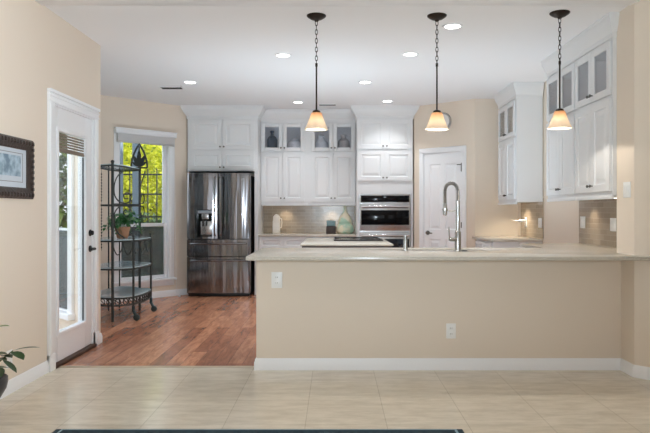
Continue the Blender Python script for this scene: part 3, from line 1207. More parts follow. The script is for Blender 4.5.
def bulged(x0, x1, z0, z1, sag=.028, t=.09, n=14, y=0.0, hole=None):
    mb = MB()
    xs = [x0 + (x1 - x0) * i / n for i in range(n + 1)]
    e = .012

    def yf(x):
        u = (x - (x0 + x1) / 2) / ((x1 - x0) / 2)
        v = y + sag * u * u
        k = min(x - x0, x1 - x)
        if k < e:
            v += e - math.sqrt(max(0, e * e - (e - k) ** 2))
        return v
    xs = sorted(set(xs + [x0 + e * q for q in (.1, .3, .6, 1)] + [x1 - e * q for q in (.1, .3, .6, 1)] + ([hole[0], hole[1]] if hole else [])))
    poly = [(x, yf(x)) for x in xs] + [(x1, y + t), (x0, y + t)]
    if hole is None:
        mb.prism(poly, z0, z1)
    else:
        hx0, hx1, hz0, hz1 = hole
        mb.prism(poly, z0, hz0)
        mb.prism(poly, hz1, z1)
        mb.prism([(x, yf(x)) for x in xs if x <= hx0] + [(hx0, y + t), (x0, y + t)], hz0, hz1)
        mb.prism([(x, yf(x)) for x in xs if x >= hx1] + [(x1, y + t), (hx1, y + t)], hz0, hz1)
    return mb


split = .466
HX0, HX1, HZ0, HZ1 = .152, .378, .875, 1.270
dl = bulged(.004, split - .003, .846, 1.80, hole=(HX0, HX1, HZ0, HZ1)).build('left_door', M['steel_dark'], fr)
dr = bulged(split + .003, FW - .004, .846, 1.80).build('right_door', M['steel_dark'], fr)
m1 = bulged(.004, FW - .004, .594, .834, .020).build('middle_drawer', M['steel_dark'], fr)
m2 = bulged(.004, FW - .004, .055, .582, .020).build('freezer_drawer', M['steel_dark'], fr)
for dd, hx in ((dl, split - .045), (dr, split + .045)):
    mb = MB()
    mb.tube([(hx, .004, 1.745), (hx, -.035, 1.74), (hx, -.05, 1.72), (hx, -.052, 1.35), (hx, -.05, .92), (hx, -.035, .90), (hx, .004, .895)], .0135, 10)
    mb.build('handle', M['steel_dark'], dd)
for dd, hz in ((m1, .775), (m2, .530)):
    mb = MB()
    mb.tube([(.06, .012, hz), (.065, -.035, hz), (.09, -.05, hz), (FW / 2, -.058, hz), (FW - .09, -.05, hz), (FW - .065, -.035, hz), (FW - .06, .012, hz)], .0135, 10)
    mb.build('handle', M['steel_dark'], dd)
dp = MB().box(HX0, .006, HZ0, HX1, .012, HZ0 + .018).box(HX0, .055, HZ0, HX1, .075, HZ1).box(HX0, .012, HZ0, HX0 + .006, .06, HZ1).box(HX1 - .006, .012, HZ0, HX1, .06, HZ1).box(HX0, .012, HZ1 - .01, HX1, .06, HZ1).build('dispenser', M['black_gloss'], fr)
MB().box(HX0 + .012, .010, HZ1 - .055, HX1 - .012, .045, HZ1 - .012, .004).build('display', M['display'], dp)
MB().box(HX0 + .07, .02, HZ1 - .14, HX1 - .055, .05, HZ1 - .058, .006).build('spout', M['steel'], dp)
mb = MB()
mb.box(HX0 + .05, .046, HZ0 + .02, HX1 - .008, .054, HZ1 - .17, .003)
mb.build('splash_plate', M['steel'], dp)
for px in (HX0 + .075, HX0 + .125):
    MB().box(px, .03, HZ1 - .24, px + .022, .04, HZ1 - .13, .004).build('paddle', M['black'], dp)
MB().box(HX0 + .01, .008, HZ0 + .002, HX1 - .01, .05, HZ0 + .016, .003).build('drip_tray', M['steel'], dp)
# small round badge with two letters
fc_ = bpy.data.curves.new('logo', 'FONT')
fc_.body = 'LG'
fc_.size = .034
fc_.extrude = .0008
tmp = bpy.data.objects.new('logo_curve', fc_)
C.objects.link(tmp)
lme = bpy.data.meshes.new_from_object(tmp.evaluated_get(bpy.context.evaluated_depsgraph_get()))
bpy.data.objects.remove(tmp)
lo = bpy.data.objects.new('logo', lme)
C.objects.link(lo)
lo.parent = dr
lo.location = (FW - .135, .0065, 1.70)
lo.rotation_euler = (PI / 2, 0, 0)
lme.materials.clear()
lme.materials.append(M['plate'])
lo['label'] = 'small pale letters on the right door'

# built-in double oven
ov = thing('wall_oven', 'stainless double wall oven with black glass built into the white tower', 'oven', (.366, 9.235, 0))
OW = .757
mb = MB()
mb.box(.0, .0, .43, OW, .55, 1.497)
mb.build('case', M['steel'], ov, smooth=False)
cp = MB().box(.004, -.018, 1.372, OW - .004, -.001, 1.492, .004).build('control_panel', M['steel'], ov)
MB().box(.02, -.0205, 1.382, OW - .02, -.017, 1.480, .002).build('display', M['black_gloss'], cp)
MB().box(OW / 2 - .02, -.0215, 1.45, OW / 2 + .015, -.0205, 1.462).build('readout', M['display'], cp)
for (za, zb, pm) in ((.958, 1.362, 'black_gloss'), (.46, .935, 'navy_panel')):
    mb = MB()
    mb.box(.003, -.03, za, OW - .003, -.001, zb, .005)
    dd = mb.build('oven_door', M['steel'], ov)
    MB().box(.022, -.0325, za + .085, OW - .022, -.029, zb - .10, .002).build('glass_window', M[pm], dd)
    hz = zb - .045
    mb = MB()
    mb.tube([(.05, -.028, hz), (.05, -.075, hz)], .008, 8).tube([(OW - .05, -.028, hz), (OW - .05, -.075, hz)], .008, 8)
    mb.tube([(.02, -.078, hz), (OW - .02, -.078, hz)], .0145, 12)
    mb.build('handle', M['steel'], dd)

# far right corner base cabinet and top
base_unit('white corner base cabinet under the far right counter', (1.93, 8.45, 0), -PI / 2, .88, .60, .87, group='base cabinets on the right')
tag(MB().box(1.90, 7.54, .871, XR - .012, 8.61, .902, .004).build('corner_countertop', M['stone']), 'short cream countertop in the far right corner', 'countertop')
# right run base cabinet
base_unit('white base cabinet under the near right counter beside the pillar', (1.93, 6.39, 0), -PI / 2, .72, .60, .877, group='base cabinets on the right')
# base cabinet behind the bar
root = base_unit('white sink base cabinet on the kitchen side of the bar wall', (1.90, 5.60, 0), PI, 2.50, .625, .877, hollow=True, n=4)

# bar countertop with sink cut-out: slab made of strips round the hole
poly = [(-.653, 4.53), (2.352, 4.528), (2.239, 4.64), (2.239, 4.932), (2.526, 4.932), (2.526, 6.40), (1.90, 6.40), (1.90, 5.64), (-.664, 5.64)]
SX0, SX1, SY0, SY1 = .66, 1.26, 5.24, 5.545
ct = MB().prism(poly, .879, .910, .005).build('bar_countertop', M['stone'])
cut = MB().box(SX0, SY0, .8, SX1, SY1, 1.0, .03).build('cutter', M['stone'])
bo = ct.modifiers.new('sink', 'BOOLEAN')
bo.operation = 'DIFFERENCE'
bo.object = cut
bo.solver = 'EXACT'
dg = bpy.context.evaluated_depsgraph_get()
me = bpy.data.meshes.new_from_object(ct.evaluated_get(dg))
ct.modifiers.clear()
ct.data = me
bpy.data.objects.remove(cut)
tag(ct, 'long cream stone bar countertop wrapping the beige half wall', 'countertop')
mb = MB()
t = .006
mb.box(SX0 - t, SY0 - t, .70, SX0, SY1 + t, .878).box(SX1, SY0 - t, .70, SX1 + t, SY1 + t, .878)
mb.box(SX0, SY0 - t, .70, SX1, SY0, .878).box(SX0, SY1, .70, SX1, SY1 + t, .878).box(SX0, SY0, .695, SX1, SY1, .703)
tag(mb.build('sink', M['steel'], smooth=False), 'undermount steel sink set in the bar countertop', 'sink')

# faucet
fa = thing('faucet', 'tall brushed nickel spring-neck kitchen faucet on the bar countertop', 'faucet', (1.025, 5.17, .910), math.radians(20))
MB().lathe([(.030, 0), (.030, .006), (.026, .010), (.026, .155), (.022, .165), (.018, .17), (.0165, .40), (.0165, .415)], n=24).build('body', M['chrome'], fa)
R_ = .062
arc = [(0, 0, .41), (0, 0, .46)] + [(-R_ + R_ * math.cos(a), 0, .50 + R_ * 1.05 * math.sin(a)) for a in [PI * i / 12 for i in range(13)]] + [(-2 * R_, 0, .46), (-2 * R_ + .002, 0, .40)]
MB().tube(arc, .0085, 10).build('hose', M['grey_slot'], fa)
# spring coil round the hose
pts = []
tot = [0]
V = [Vector(p) for p in arc]
for p, q in zip(V, V[1:]):
    tot.append(tot[-1] + (q - p).length)
turns = 40
for i in range(turns * 10 + 1):
    s = tot[-1] * i / (turns * 10)
    k = max(j for j in range(len(tot)) if tot[j] <= s + 1e-9)
    k = min(k, len(V) - 2)
    f = (s - tot[k]) / max(1e-6, tot[k + 1] - tot[k])
    c = V[k].lerp(V[k + 1], f)
    dr_ = (V[k + 1] - V[k]).normalized()
    nx = dr_.cross(Vector((0, 1, 0))).normalized()
    a = 2 * PI * i / 10
    pts.append(c + (nx * math.cos(a) + Vector((0, 1, 0)) * math.sin(a)) * .0135)
MB().tube(pts, .0028, 5).build('spring', M['chrome'], fa)
MB().lathe([(.010, 0), (.016, .006), (.0175, .02), (.0165, .09), (.012, .105), (.009, .11)], -2 * R_ + .002, 0, .295, 18).build('spray_head', M['chrome'], fa)
mb = MB()
mb.tube([(0, 0, .335), (-2 * R_ + .002, 0, .335)], .005, 8).lathe([(.022, -.008), (.022, .008)], -2 * R_ + .002, 0, .345, 16)
mb.build('bracket', M['chrome'], fa)
mb = MB()
mb.lathe([(.015, 0), (.017, -.02), (.017, -.07), (.012, -.082)], 0, 0, .098, 16, 'x')
mb.tube([(-.075, 0, .10), (-.082, 0, .13), (-.086, 0, .20)], .0055, 8)
mb.build('lever', M['chrome'], fa)

sp = thing('soap_dispenser', 'short brushed nickel soap dispenser post left of the faucet', 'soap dispenser', (.587, 5.17, .910))
MB().lathe([(.024, 0), (.024, .005), (.0185, .01), (.0185, .095)], n=20).build('body', M['chrome'], sp)
mb = MB()
mb.lathe([(.012, .095), (.012, .112), (.017, .114), (.017, .128), (.010, .132)], n=18).tube([(0, 0, .120), (0, .03, .122), (0, .055, .115)], .006, 8)
mb.build('pump', M['chrome'], sp)
mb = MB()
mb.lathe([(.022, 0), (.022, .004), (.016, .007), (.014, .007)], 1.083, 5.17, .910, 20)
tag(mb.build('air_switch', M['black']), 'small black button on the bar countertop right of the faucet', 'button')

# island with cooktop
isl = thing('kitchen_island', 'small white island behind the bar carrying the black cooktop', 'island', (-.35, 6.24, 0))
IW, IL = .94, 1.56
mb = MB()
mb.box(.05, .05, .10, IW - .05, IL - .05, .862).box(.09, .1, 0, IW - .09, IL - .1, .10)
mb.build('body', M['white'], isl, smooth=False)
MB().box(0, 0, .892, IW, IL, .910, .005).build('stone_top', M['stone'], isl)
MB().box(.015, .015, .862, IW - .015, IL - .015, .892).build('apron', M['candle_brown'], isl)  # dark brown strip filling the line under the slab
for k in range(2):
    cab_door(isl, .06 + k * .41, .06 + (k + 1) * .41, .13, .84, None, 0) if False else None
ck = thing('cooktop', 'black glass cooktop lying on the kitchen island', 'cooktop', (0, 6.96, .910))
MB().box(-.0, 0, .0005, .53, .76, .008, .003).build('glass_plate', M['black_gloss'], ck)
mb = MB()
mb.box(-.012, -.012, 0, .542, 0, .014, .002).box(-.012, .76, 0, .542, .772, .014, .002).box(-.012, 0, 0, 0, .76, .014, .002).box(.53, 0, 0, .542, .76, .014, .002)
mb.build('rim', M['black'], ck)
for (x, y, r_) in ((.14, .18, .09), (.39, .18, .075), (.14, .56, .075), (.39, .56, .1)):
    MB().lathe([(r_, 0), (r_, .0006), (r_ - .004, .0006), (r_ - .004, 0)], x, y, .0081, 32, cap=False).build('burner_ring', M['grey_slot'], ck)

# ------------------------------------------------------------------ things on the back counter
vz = MB().lathe([(.03, 0), (.10, .002), (.13, .03), (.140, .07), (.133, .115), (.112, .148), (.104, .160), (.108, .175), (.108, .20), (.094, .245), (.068, .285), (.042, .32), (.028, .355), (.022, .395), (.022, .425), (.028, .442), (.022, .441), (.015, .42)], .158, 9.68, .896, 36, cap=True)
tag(vz.build('gourd_vase', M['vase']), 'tall double-gourd vase in pale green and cream on the back counter', 'vase')
cd = thing('candle', 'square teal candle in a dark brown block holder beside the gourd vase', 'candle', (-.062, 9.66, .896))
MB().box(-.075, -.06, 0, .075, .06, .12, .005).build('holder', M['candle_brown'], cd)
MB().box(-.068, -.052, .1205, .068, .052, .205, .006).build('wax', M['candle_teal'], cd)
MB().tube([(0, 0, .205), (.002, 0, .218)], .002, 6).build('wick', M['black'], cd)
pt = thing('ceramic_pitcher', 'narrow white pitcher with side handle standing on the back counter', 'pitcher', (-.905, 9.66, .896))
MB().box(-.062, -.06, 0, .05, .05, .205, .012).build('body', M['cream_ceramic'], pt)
mb = MB()
mb.box(-.055, -.068, .165, .045, .045, .275, .012)
mb.lathe([(.040, .275), (.040, .285), (.028, .296), (.010, .305)], -.004, -.008, 0, 20)
mb.build('lid', M['cream_ceramic'], pt)
MB().tube([(.045, 0, .245), (.07, 0, .235), (.078, 0, .17), (.07, 0, .10), (.045, 0, .09)], .008, 8).build('handle', M['cream_ceramic'], pt)

# things behind the glass of the two back wall cabinets
zs = 2.177
o = MB().lathe([(.03, 0), (.062, .003), (.066, .03), (.066, .15), (.05, .185), (.022, .205), (.018, .235), (.026, .242), (.026, .262), (.018, .266)], -.985, 9.72, zs, 24, k=1.25)
tag(o.build('glass_bottle', M['navy_glass']), 'dark blue bottle behind the cabinet glass nearest the refrigerator', 'bottle')
tp = thing('teapot', 'small blue and white teapot behind the second cabinet glass door', 'teapot', (-.63, 9.72, zs))
tp.scale = (1.5, 1.5, 1.5)
MB().lathe([(.04, 0), (.07, .006), (.085, .05), (.075, .095), (.05, .118), (.045, .12)], n=24).build('body', M['blue_white'], tp)
MB().lathe([(.046, .12), (.04, .135), (.012, .145), (.014, .16), (.006, .168)], n=20).build('lid', M['blue_white'], tp)
MB().tube([(.075, 0, .09), (.115, 0, .085), (.12, 0, .045), (.078, 0, .035)], .007, 8).build('handle', M['blue_white'], tp)
MB().tube([(-.07, 0, .04), (-.105, 0, .07), (-.12, 0, .115)], .014, 8, r2=.008).build('spout', M['blue_white'], tp)
o = MB().lathe([(.04, 0), (.075, .004), (.088, .06), (.078, .115), (.045, .15), (.035, .175), (.042, .19), (.03, .205), (.012, .215), (.014, .23), (.004, .236)], -.215, 9.72, zs, 24, k=1.28)
tag(o.build('ginger_jar', M['blue_white']), 'pale blue lidded jar behind the third cabinet glass door', 'jar')
o = MB().lathe([(.04, 0), (.068, .004), (.074, .05), (.07, .125), (.045, .155), (.03, .165), (.03, .185), (.036, .19), (.036, .205), (.02, .21)], .135, 9.72, zs, 24, k=1.3)
tag(o.build('stoneware_jug', M['grey_ceramic']), 'grey stoneware jug behind the cabinet glass nearest the oven tower', 'jug')

# under-cabinet puck lights


def puck(x, y, z, label, power=1.6):
    r = thing('puck_light', label, 'light', (x, y, z), 0, 'puck lights under the wall cabinets')
    MB().lathe([(.034, 0), (.034, -.012), (.028, -.016)], n=20).build('housing', M['white'], r)
    MB().lathe([(.025, -.0163), (.025, -.018)], n=20).build('lens', M['lamp_lens'], r)
    d = bpy.data.lights.new('puck_glow', 'SPOT')
    d.energy = power * 2.2
    d.spot_size = math.radians(150 if power > 4 else 116)
    d.spot_blend = .8
    d.color = (1, .86, .66)
    d.shadow_soft_size = .025
    o = bpy.data.objects.new('puck_glow', d)
    C.objects.link(o)
    o.parent = r
    o.location = (0, 0, -.025)


puck(-.78, 9.80, 1.362, 'puck light under the wall cabinet next to the refrigerator')
puck(-.05, 9.80, 1.362, 'puck light under the wall cabinet next to the oven tower')
puck(2.42, 5.35, 1.37, 'puck light under the right wall cabinet touching the pillar')
puck(2.42, 6.05, 1.37, 'puck light under the right wall cabinet behind the third pendant')
puck(2.36, 8.15, 1.36, 'puck light under the far right corner cabinet', 5.0)


# ------------------------------------------------------------------ ceiling fixtures
def can(px, py):
    s = (212 - py) / 1.575
    return ((px - 335) / s, 620 / s)


cans = [((.996, 5.25), 'recessed ceiling light nearest the bar, behind the middle pendant'),
        ((-.52, 6.22), 'recessed ceiling light left of the first pendant chain'),
        ((.75, 6.18), 'recessed ceiling light left of the middle pendant chain'),
        ((-1.755, 7.51), 'recessed ceiling light in front of the refrigerator, beside a vent'),
        ((.364, 7.51), 'recessed ceiling light over the island between two pendants'),
        ((-.53, 8.88), 'recessed ceiling light before the back wall glass cabinets'),
        ((.745, 8.80), 'recessed ceiling light before the oven tower')]
rl = None
for (x, y), lab in cans:
    if rl is None:
        rl = thing('recessed_light', lab, 'ceiling light', (x, y, H), 0, 'recessed ceiling lights')
        MB().lathe([(.086, 0), (.086, -.005), (.070, -.009), (.064, -.004), (.064, 0)], n=32, cap=False).build('trim_ring', M['trim'], rl)
        MB().lathe([(.064, -.002), (.064, -.004)], n=32).build('lens', M['lamp_lens'], rl)
        src = rl
    else:
        rl = dup(src, (x, y, H), lab)
    d = bpy.data.lights.new('recessed_glow', 'AREA')
    d.shape = 'DISK'
    d.size = .13
    d.energy = 2.1
    d.spread = math.radians(104)
    d.color = (.96, .98, 1)
    o = bpy.data.objects.new('recessed_glow', d)
    C.objects.link(o)
    o.parent = rl
    o.location = (0, 0, -.012)


def vent(x, y, w, dp_, label):
    r = thing('ceiling_vent', label, 'vent', (x, y, H), 0, 'ceiling air vents')
    mb = MB()
    mb.box(-w / 2, -dp_ / 2, -.008, w / 2, -dp_ / 2 + .02, -.0005, .002).box(-w / 2, dp_ / 2 - .02, -.008, w / 2, dp_ / 2, -.0005, .002)
    mb.box(-w / 2, -dp_ / 2, -.008, -w / 2 + .02, dp_ / 2, -.0005, .002).box(w / 2 - .02, -dp_ / 2, -.008, w / 2, dp_ / 2, -.0005, .002)
    mb.build('frame', M['trim'], r)
    MB().box(-w / 2 + .018, -dp_ / 2 + .018, -.003, w / 2 - .018, dp_ / 2 - .018, -.0005).build('backing', M['black'], r)
    mb = MB()
    k = int((dp_ - .04) / .03)
    for i in range(k):
        y0 = -dp_ / 2 + .03 + i * .03
        mb.box(-w / 2 + .02, y0, -.008, w / 2 - .02, y0 + .008, -.004)
    mb.build('louvers', M['black'], r)


vent(-2.07, 7.86, .30, .16, 'white ceiling vent above the nook near the refrigerator')
vent(-.11, 9.10, .28, .14, 'white ceiling vent by the crown over the back wall cabinets')


def pendant(x, y, label):
    r = thing('pendant_light', label, 'pendant light', (x, y, H), 0, 'pendant lights over the bar')
    MB().lathe([(.078, -.0005), (.078, -.006), (.070, -.014), (.045, -.030), (.018, -.038), (.014, -.048), (.006, -.05)], n=32).build('canopy', M['bronze'], r)
    mb = MB()
    z = -.045
    i = 0
    while z > -.395:
        pts = []
        for k in range(16):
            a = 2 * PI * k / 16
            u, v = .0095 * math.cos(a), .022 * math.sin(a)
            pts.append((u, 0, z - .018 + v) if i % 2 == 0 else (0, u, z - .018 + v))
        mb.tube(pts, .0028, 6, closed=True)
        z -= .035
        i += 1
    mb.build('chain', M['bronze'], r)
    zr = z + .006
    MB().lathe([(.0065, zr), (.0065, -.772)], n=12).lathe([(.010, zr + .006), (.010, zr - .02)], n=12).build('rod', M['bronze'], r)
    MB().lathe([(.012, -.757), (.028, -.764), (.032, -.773), (.032, -.782), (.026, -.784)], n=24).build('shade_cap', M['bronze'], r)
    # flared square-ish shade with thickness
    out = [(.040, -.780), (.046, -.800), (.054, -.825), (.066, -.855), (.079, -.888), (.093, -.914)]
    prof = out + [(.090, -.914)] + [(a - .004, b + .0005) for a, b in reversed(out)][1:]
    mb = MB()
    n = 48
    rings = []
    for rr, h in prof:
        ring = []
        for i in range(n):
            a = 2 * PI * i / n
            q = 1 + .05 * (abs(math.cos(2 * a)) - .5)
            ring.append(mb.bm.verts.new((rr * q * math.cos(a), rr * q * math.sin(a), h)))
        rings.append(ring)
    for a, b in zip(rings, rings[1:]):
        for i in range(n):
            mb.bm.faces.new((a[i], a[(i + 1) % n], b[(i + 1) % n], b[i]))
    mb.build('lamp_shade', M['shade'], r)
    MB().lathe([(.014, -.782), (.014, -.815)], n=12).build('socket', M['bronze'], r)
    MB().sphere((0, 0, -.850), .020, 16, 1.2).build('bulb', M['bulb'], r)
    d = bpy.data.lights.new('pendant_glow', 'POINT')
    d.energy = 11.0
    d.color = (1, .91, .79)
    d.shadow_soft_size = .03
    o = bpy.data.objects.new('pendant_glow', d)
    C.objects.link(o)
    o.parent = r
    o.location = (0, 0, -.872)
    d.shadow_soft_size = .012


pendant(-.149, 4.97, 'frosted amber pendant on a chain over the bar, nearest the refrigerator')
pendant(.817, 4.97, 'frosted amber pendant over the bar, in front of the round wall disc')
pendant(1.776, 4.90, 'frosted amber pendant over the bar, before the right wall cabinets')

# round disc on the pantry wall, above the door
xdx = .497 * PL
wd = thing('wall_clock', 'round grey-rimmed disc on the pantry wall, half hidden by the middle pendant', 'clock')
MB().lathe([(.135, 0), (.135, -.018), (.127, -.028), (.112, -.024), (.110, -.012)], xdx, 0, 2.534, 40, 'y').build('rim', mat('pale_grey_rim', srgb(176, 176, 174), .4), wd, xf=Xp)
MB().lathe([(.110, -.011), (.110, -.013)], xdx, 0, 2.534, 40, 'y').build('face', M['plate'], wd, xf=Xp)


# ------------------------------------------------------------------ switches and outlets
def plate(name, label, cat, loc, rz, w, h, kind, group=None):
    """faces local -y; loc is the middle of the plate on the wall surface"""
    r = thing(name, label, cat, loc, rz, group)
    MB().box(-w / 2, -.006, -h / 2, w / 2, -.0003, h / 2, .002).build('cover', M['plate'], r)
    n = max(1, round(w / .055)) if kind == 'switch' else 1
    for i in range(n):
        cx = (i - (n - 1) / 2) * .046
        if kind == 'switch':
            MB().box(cx - .016, -.010, -.033, cx + .016, -.006, .033, .002).build('rocker', M['plate'], r)
        else:
            for s in (-1, 1):
                f = MB().box(cx - .016, -.009, s * .022 - .014, cx + .016, -.006, s * .022 + .014, .003).build('receptacle', M['plate'], r)
                MB().box(cx - .008, -.0094, s * .022 - .005, cx - .005, -.009, s * .022 + .006).box(cx + .005, -.0094, s * .022 - .005, cx + .008, -.009, s * .022 + .006).build('slot', M['grey_slot'], f)
    return r


OG = 'white outlets and switches'
plate('outlet', 'white outlet plate high on the bar front, near its left end', 'outlet', (-.455, 4.85, .703), 0, .085, .125, 'outlet', OG)
plate('outlet', 'white outlet plate low in the middle of the bar front', 'outlet', (.907, 4.85, .305), 0, .075, .118, 'outlet', OG)
plate('outlet', 'white outlet plate on the left wall behind the potted plant', 'outlet', (XL, 4.22, .235), PI / 2, .075, .118, 'outlet', OG)
plate('wall_switch', 'white two-rocker switch plate on the beige pillar', 'switch', (2.24, 4.75, 1.405), -PI / 2, .115, .12, 'switch', OG)
plate('outlet', 'white outlet plate on the right tiles, at the end away from the pillar', 'outlet', (XR - .011, 6.32, 1.13), -PI / 2, .12, .12, 'switch', OG)
plate('outlet', 'white outlet plate on the right tiles, touching the pillar', 'outlet', (XR - .011, 5.63, 1.12), -PI / 2, .12, .12, 'switch', OG)
plate('outlet', 'white outlet plate on the far right corner tiles, nearer end', 'outlet', (XR - .011, 7.64, 1.10), -PI / 2, .12, .12, 'outlet', OG)
r = plate('outlet', 'white outlet with a plug and short cord on the far right corner tiles', 'outlet', (XR - .011, 8.20, 1.10), -PI / 2, .085, .13, 'outlet', OG)
MB().box(-.02, -.10, .005, .02, -.0095, .035, .006).build('plug', M['plate'], r)
MB().tube([(0, -.10, .02), (-.02, -.14, .018), (-.04, -.16, .022)], .006, 8).build('cord', M['plate'], r)

# ------------------------------------------------------------------ framed picture on the left wall
pc = thing('picture_frame', 'dark carved frame with white mat and blue print on the left wall', 'picture')
p0, p1, q0, q1 = 3.93, 4.516, 1.328, 1.752
Xw = frame_at((XL, 0), (XL, 1))
prof = [(0, 0), (.0, .020), (.012, .032), (.03, .034), (.05, .026), (.066, .022), (.078, .012), (.078, 0)]
mb = MB()
cor = [(p0, q0), (p1, q0), (p1, q1), (p0, q1)]
rings = []
for (x, z), (sx_, sz_) in zip(cor, ((1, 1), (-1, 1), (-1, -1), (1, -1))):
    rings.append([mb.bm.verts.new((x + sx_ * o_, -.0005 - h_, z + sz_ * o_)) for o_, h_ in prof])
for k in range(4):
    a, b = rings[k], rings[(k + 1) % 4]
    for j in range(len(prof)):
        mb.bm.faces.new((a[j], a[(j + 1) % len(prof)], b[(j + 1) % len(prof)], b[j]))
# carved beads along the moulding
nb = 14
for i in range(nb):
    u = p0 + .03 + (p1 - p0 - .06) * i / (nb - 1)
    for z in (q0 + .028, q1 - .028):
        mb.box(u - .012, -.040, z - .014, u + .012, -.030, z + .014, .004)
for i in range(10):
    z = q0 + .03 + (q1 - q0 - .06) * i / 9
    for u in (p0 + .028, p1 - .028):
        mb.box(u - .014, -.040, z - .012, u + .014, -.030, z + .012, .004)
mb.build('frame', M['frame_brown'], pc, xf=Xw)
MB().box(p0 + .07, -.008, q0 + .07, p1 - .07, -.0008, q1 - .07).build('mat_board', M['mat_white'], pc, xf=Xw)
mb = MB()
a, b, c, d = p0 + .125, p1 - .125, q0 + .115, q1 - .105
for (x0, z0, x1, z1) in ((a, c, b, c + .004), (a, d - .004, b, d), (a, c, a + .004, d), (b - .004, c, b, d)):
    mb.box(x0, -.0092, z0, x1, -.008, z1)
mb.build('mat_line', M['grey_slot'], pc, xf=Xw)
MB().box(a + .03, -.0095, c + .04, b - .03, -.008, d - .02).build('print', M['print'], pc, xf=Xw)

# ------------------------------------------------------------------ iron etagere in the nook
et = thing('iron_etagere', 'black wrought-iron shelf rack with glass shelves by the nook window', 'shelf rack')
PA, PB, PC, PD_, PE, PF, PLL = (-2.497, 6.96), (-2.46, 7.81), (-2.305, 7.09), (-2.295, 7.73), (-2.83, 7.75), (-2.78, 8.0), (-2.80, 7.12)
for (x, y), r_ in ((PA, .016), (PB, .016), (PE, .009), (PF, .009)):
    mb = MB()
    mb.tube([(x, y, 0), (x, y, 1.79)], r_, 8)
    mb.sphere((x, y, 1.80), r_ * 1.3, 10)
    mb.build('post', M['black_iron'], et)
for (x, y) in (PC, PD_):
    mb = MB()
    mb.tube([(x, y, .09), (x, y, .95)], .013, 8)
    mb.sphere((x, y, .965), .02, 10)
    o = mb.build('post', M['black_iron'], et)
    mb = MB()
    mb.tube([(x, y, .16), (x, y, .11), (x + .02, y - .02, .085), (x + .045, y - .04, .055)], .018, 8)
    mb.lathe([(.028, -.016), (.036, -.012), (.036, .012), (.028, .016)], x + .05, y - .04, .036, 18, 'y')
    mb.build('caster', mat('teal_black_caster', srgb(44, 62, 64), .4, .4), o)
# bow-fronted outlines
low = [PLL, (-2.66, 6.99), PA, (-2.39, 6.99), PC, (-2.265, 7.3), (-2.262, 7.5), PD_, (-2.36, 7.80), PB, (-2.6, 7.95), PF, PE, (-2.86, 7.4)]
top = [(-2.81, 7.2), PA, (-2.455, 7.2), (-2.445, 7.6), PB, (-2.6, 7.93), PF, PE]
mid = low
for zz, out_, glass in ((1.774, top, True), (1.325, top, False), (.916, mid, True), (.598, mid, True), (.273, mid, True)):
    mb = MB()
    mb.tube([(x, y, zz - .012) for x, y in out_], .010, 6, closed=True)
    if not glass:
        mb.tube([(*PA, zz), (*PB, zz)], .009, 6)
    rim = mb.build('shelf_rim', M['black_iron'], et)
    if glass:
        MB().prism(out_, zz - .002, zz + .008).build('glass_shelf', M['shelf_glass'], rim, smooth=False)


def spiral(c, r0, r1, a0, a1, plane_u, plane_v, n=28):
    c = Vector(c)
    u = Vector(plane_u)
    v = Vector(plane_v)
    out = []
    for i in range(n + 1):
        t = i / n
        a = a0 + (a1 - a0) * t
        r_ = r0 + (r1 - r0) * t
        out.append(c + u * (r_ * math.cos(a)) + v * (r_ * math.sin(a)))
    return out


U = Vector((PB[0] - PA[0], PB[1] - PA[1], 0)).normalized()
Z_ = Vector((0, 0, 1))
A3 = Vector((*PA, 0))
Lab = (Vector(PB) - Vector(PA)).length
# side scrollwork between the two tall posts


def plane_tube(mb, uz, r=.0075):
    """smooth tube through (u, z) points in the plane of the posts"""
    P = [A3 + U * u + Z_ * z for u, z in uz]
    out = []
    n = len(P)
    for i in range(n - 1):
        p0, p1, p2, p3 = P[max(i - 1, 0)], P[i], P[i + 1], P[min(i + 2, n - 1)]
        for k in range(5):
            t = k / 5
            out.append(.5 * ((2 * p1) + (p2 - p0) * t + (2 * p0 - 5 * p1 + 4 * p2 - p3) * t * t + (3 * p1 - p0 - 3 * p2 + p3) * t ** 3))
    out.append(P[-1])
    mb.tube(out, r, 6)


mb = MB()
for sg in (1, -1):
    zc = 1.325
    q = lambda u, z: (u, zc + sg * z)
    mb = MB()
    plane_tube(mb, [q(.36, .40), q(.16, .33), q(.05, .22), q(.06, .10), q(.20, .03), q(.40, .015), q(.54, .05), q(.55, .12), q(.42, .14), q(.33, .11), q(.35, .07), q(.42, .07)])
    mb.build('side_scroll', M['black_iron'], et)
    mb = MB()
    plane_tube(mb, [q(Lab + .0, .02), q(Lab + .10, .02), q(Lab + .16, .06), q(Lab + .14, .13), q(Lab + .06, .14), q(Lab + .05, .10)])
    mb.build('end_scroll', M['black_iron'], et)
mb = MB()
plane_tube(mb, [(Lab + .0, 1.48), (Lab + .05, 1.60), (Lab + .14, 1.69), (Lab + .20, 1.76)])
mb.build('brace', M['black_iron'], et)
# M-shaped wine-glass bar under the plant shelf
mb = MB()
P_ = [Vector((*PA, 0)), Vector((*PC, 0)), Vector((*PD_, 0))]
for (a, b), cnt in (((P_[0], P_[1]), 2), ((P_[1], P_[2]), 3)):
    for k in range(cnt):
        f0, f1 = k / cnt, (k + 1) / cnt
        pts = []
        for i in range(13):
            t = i / 12
            pts.append(a.lerp(b, f0 + (f1 - f0) * t) + Z_ * (.90 - .15 * abs(math.sin(PI * t)) ** .7))
        mb.tube(pts, .006, 6)
mb.build('scallop_bar', M['black_iron'], et)
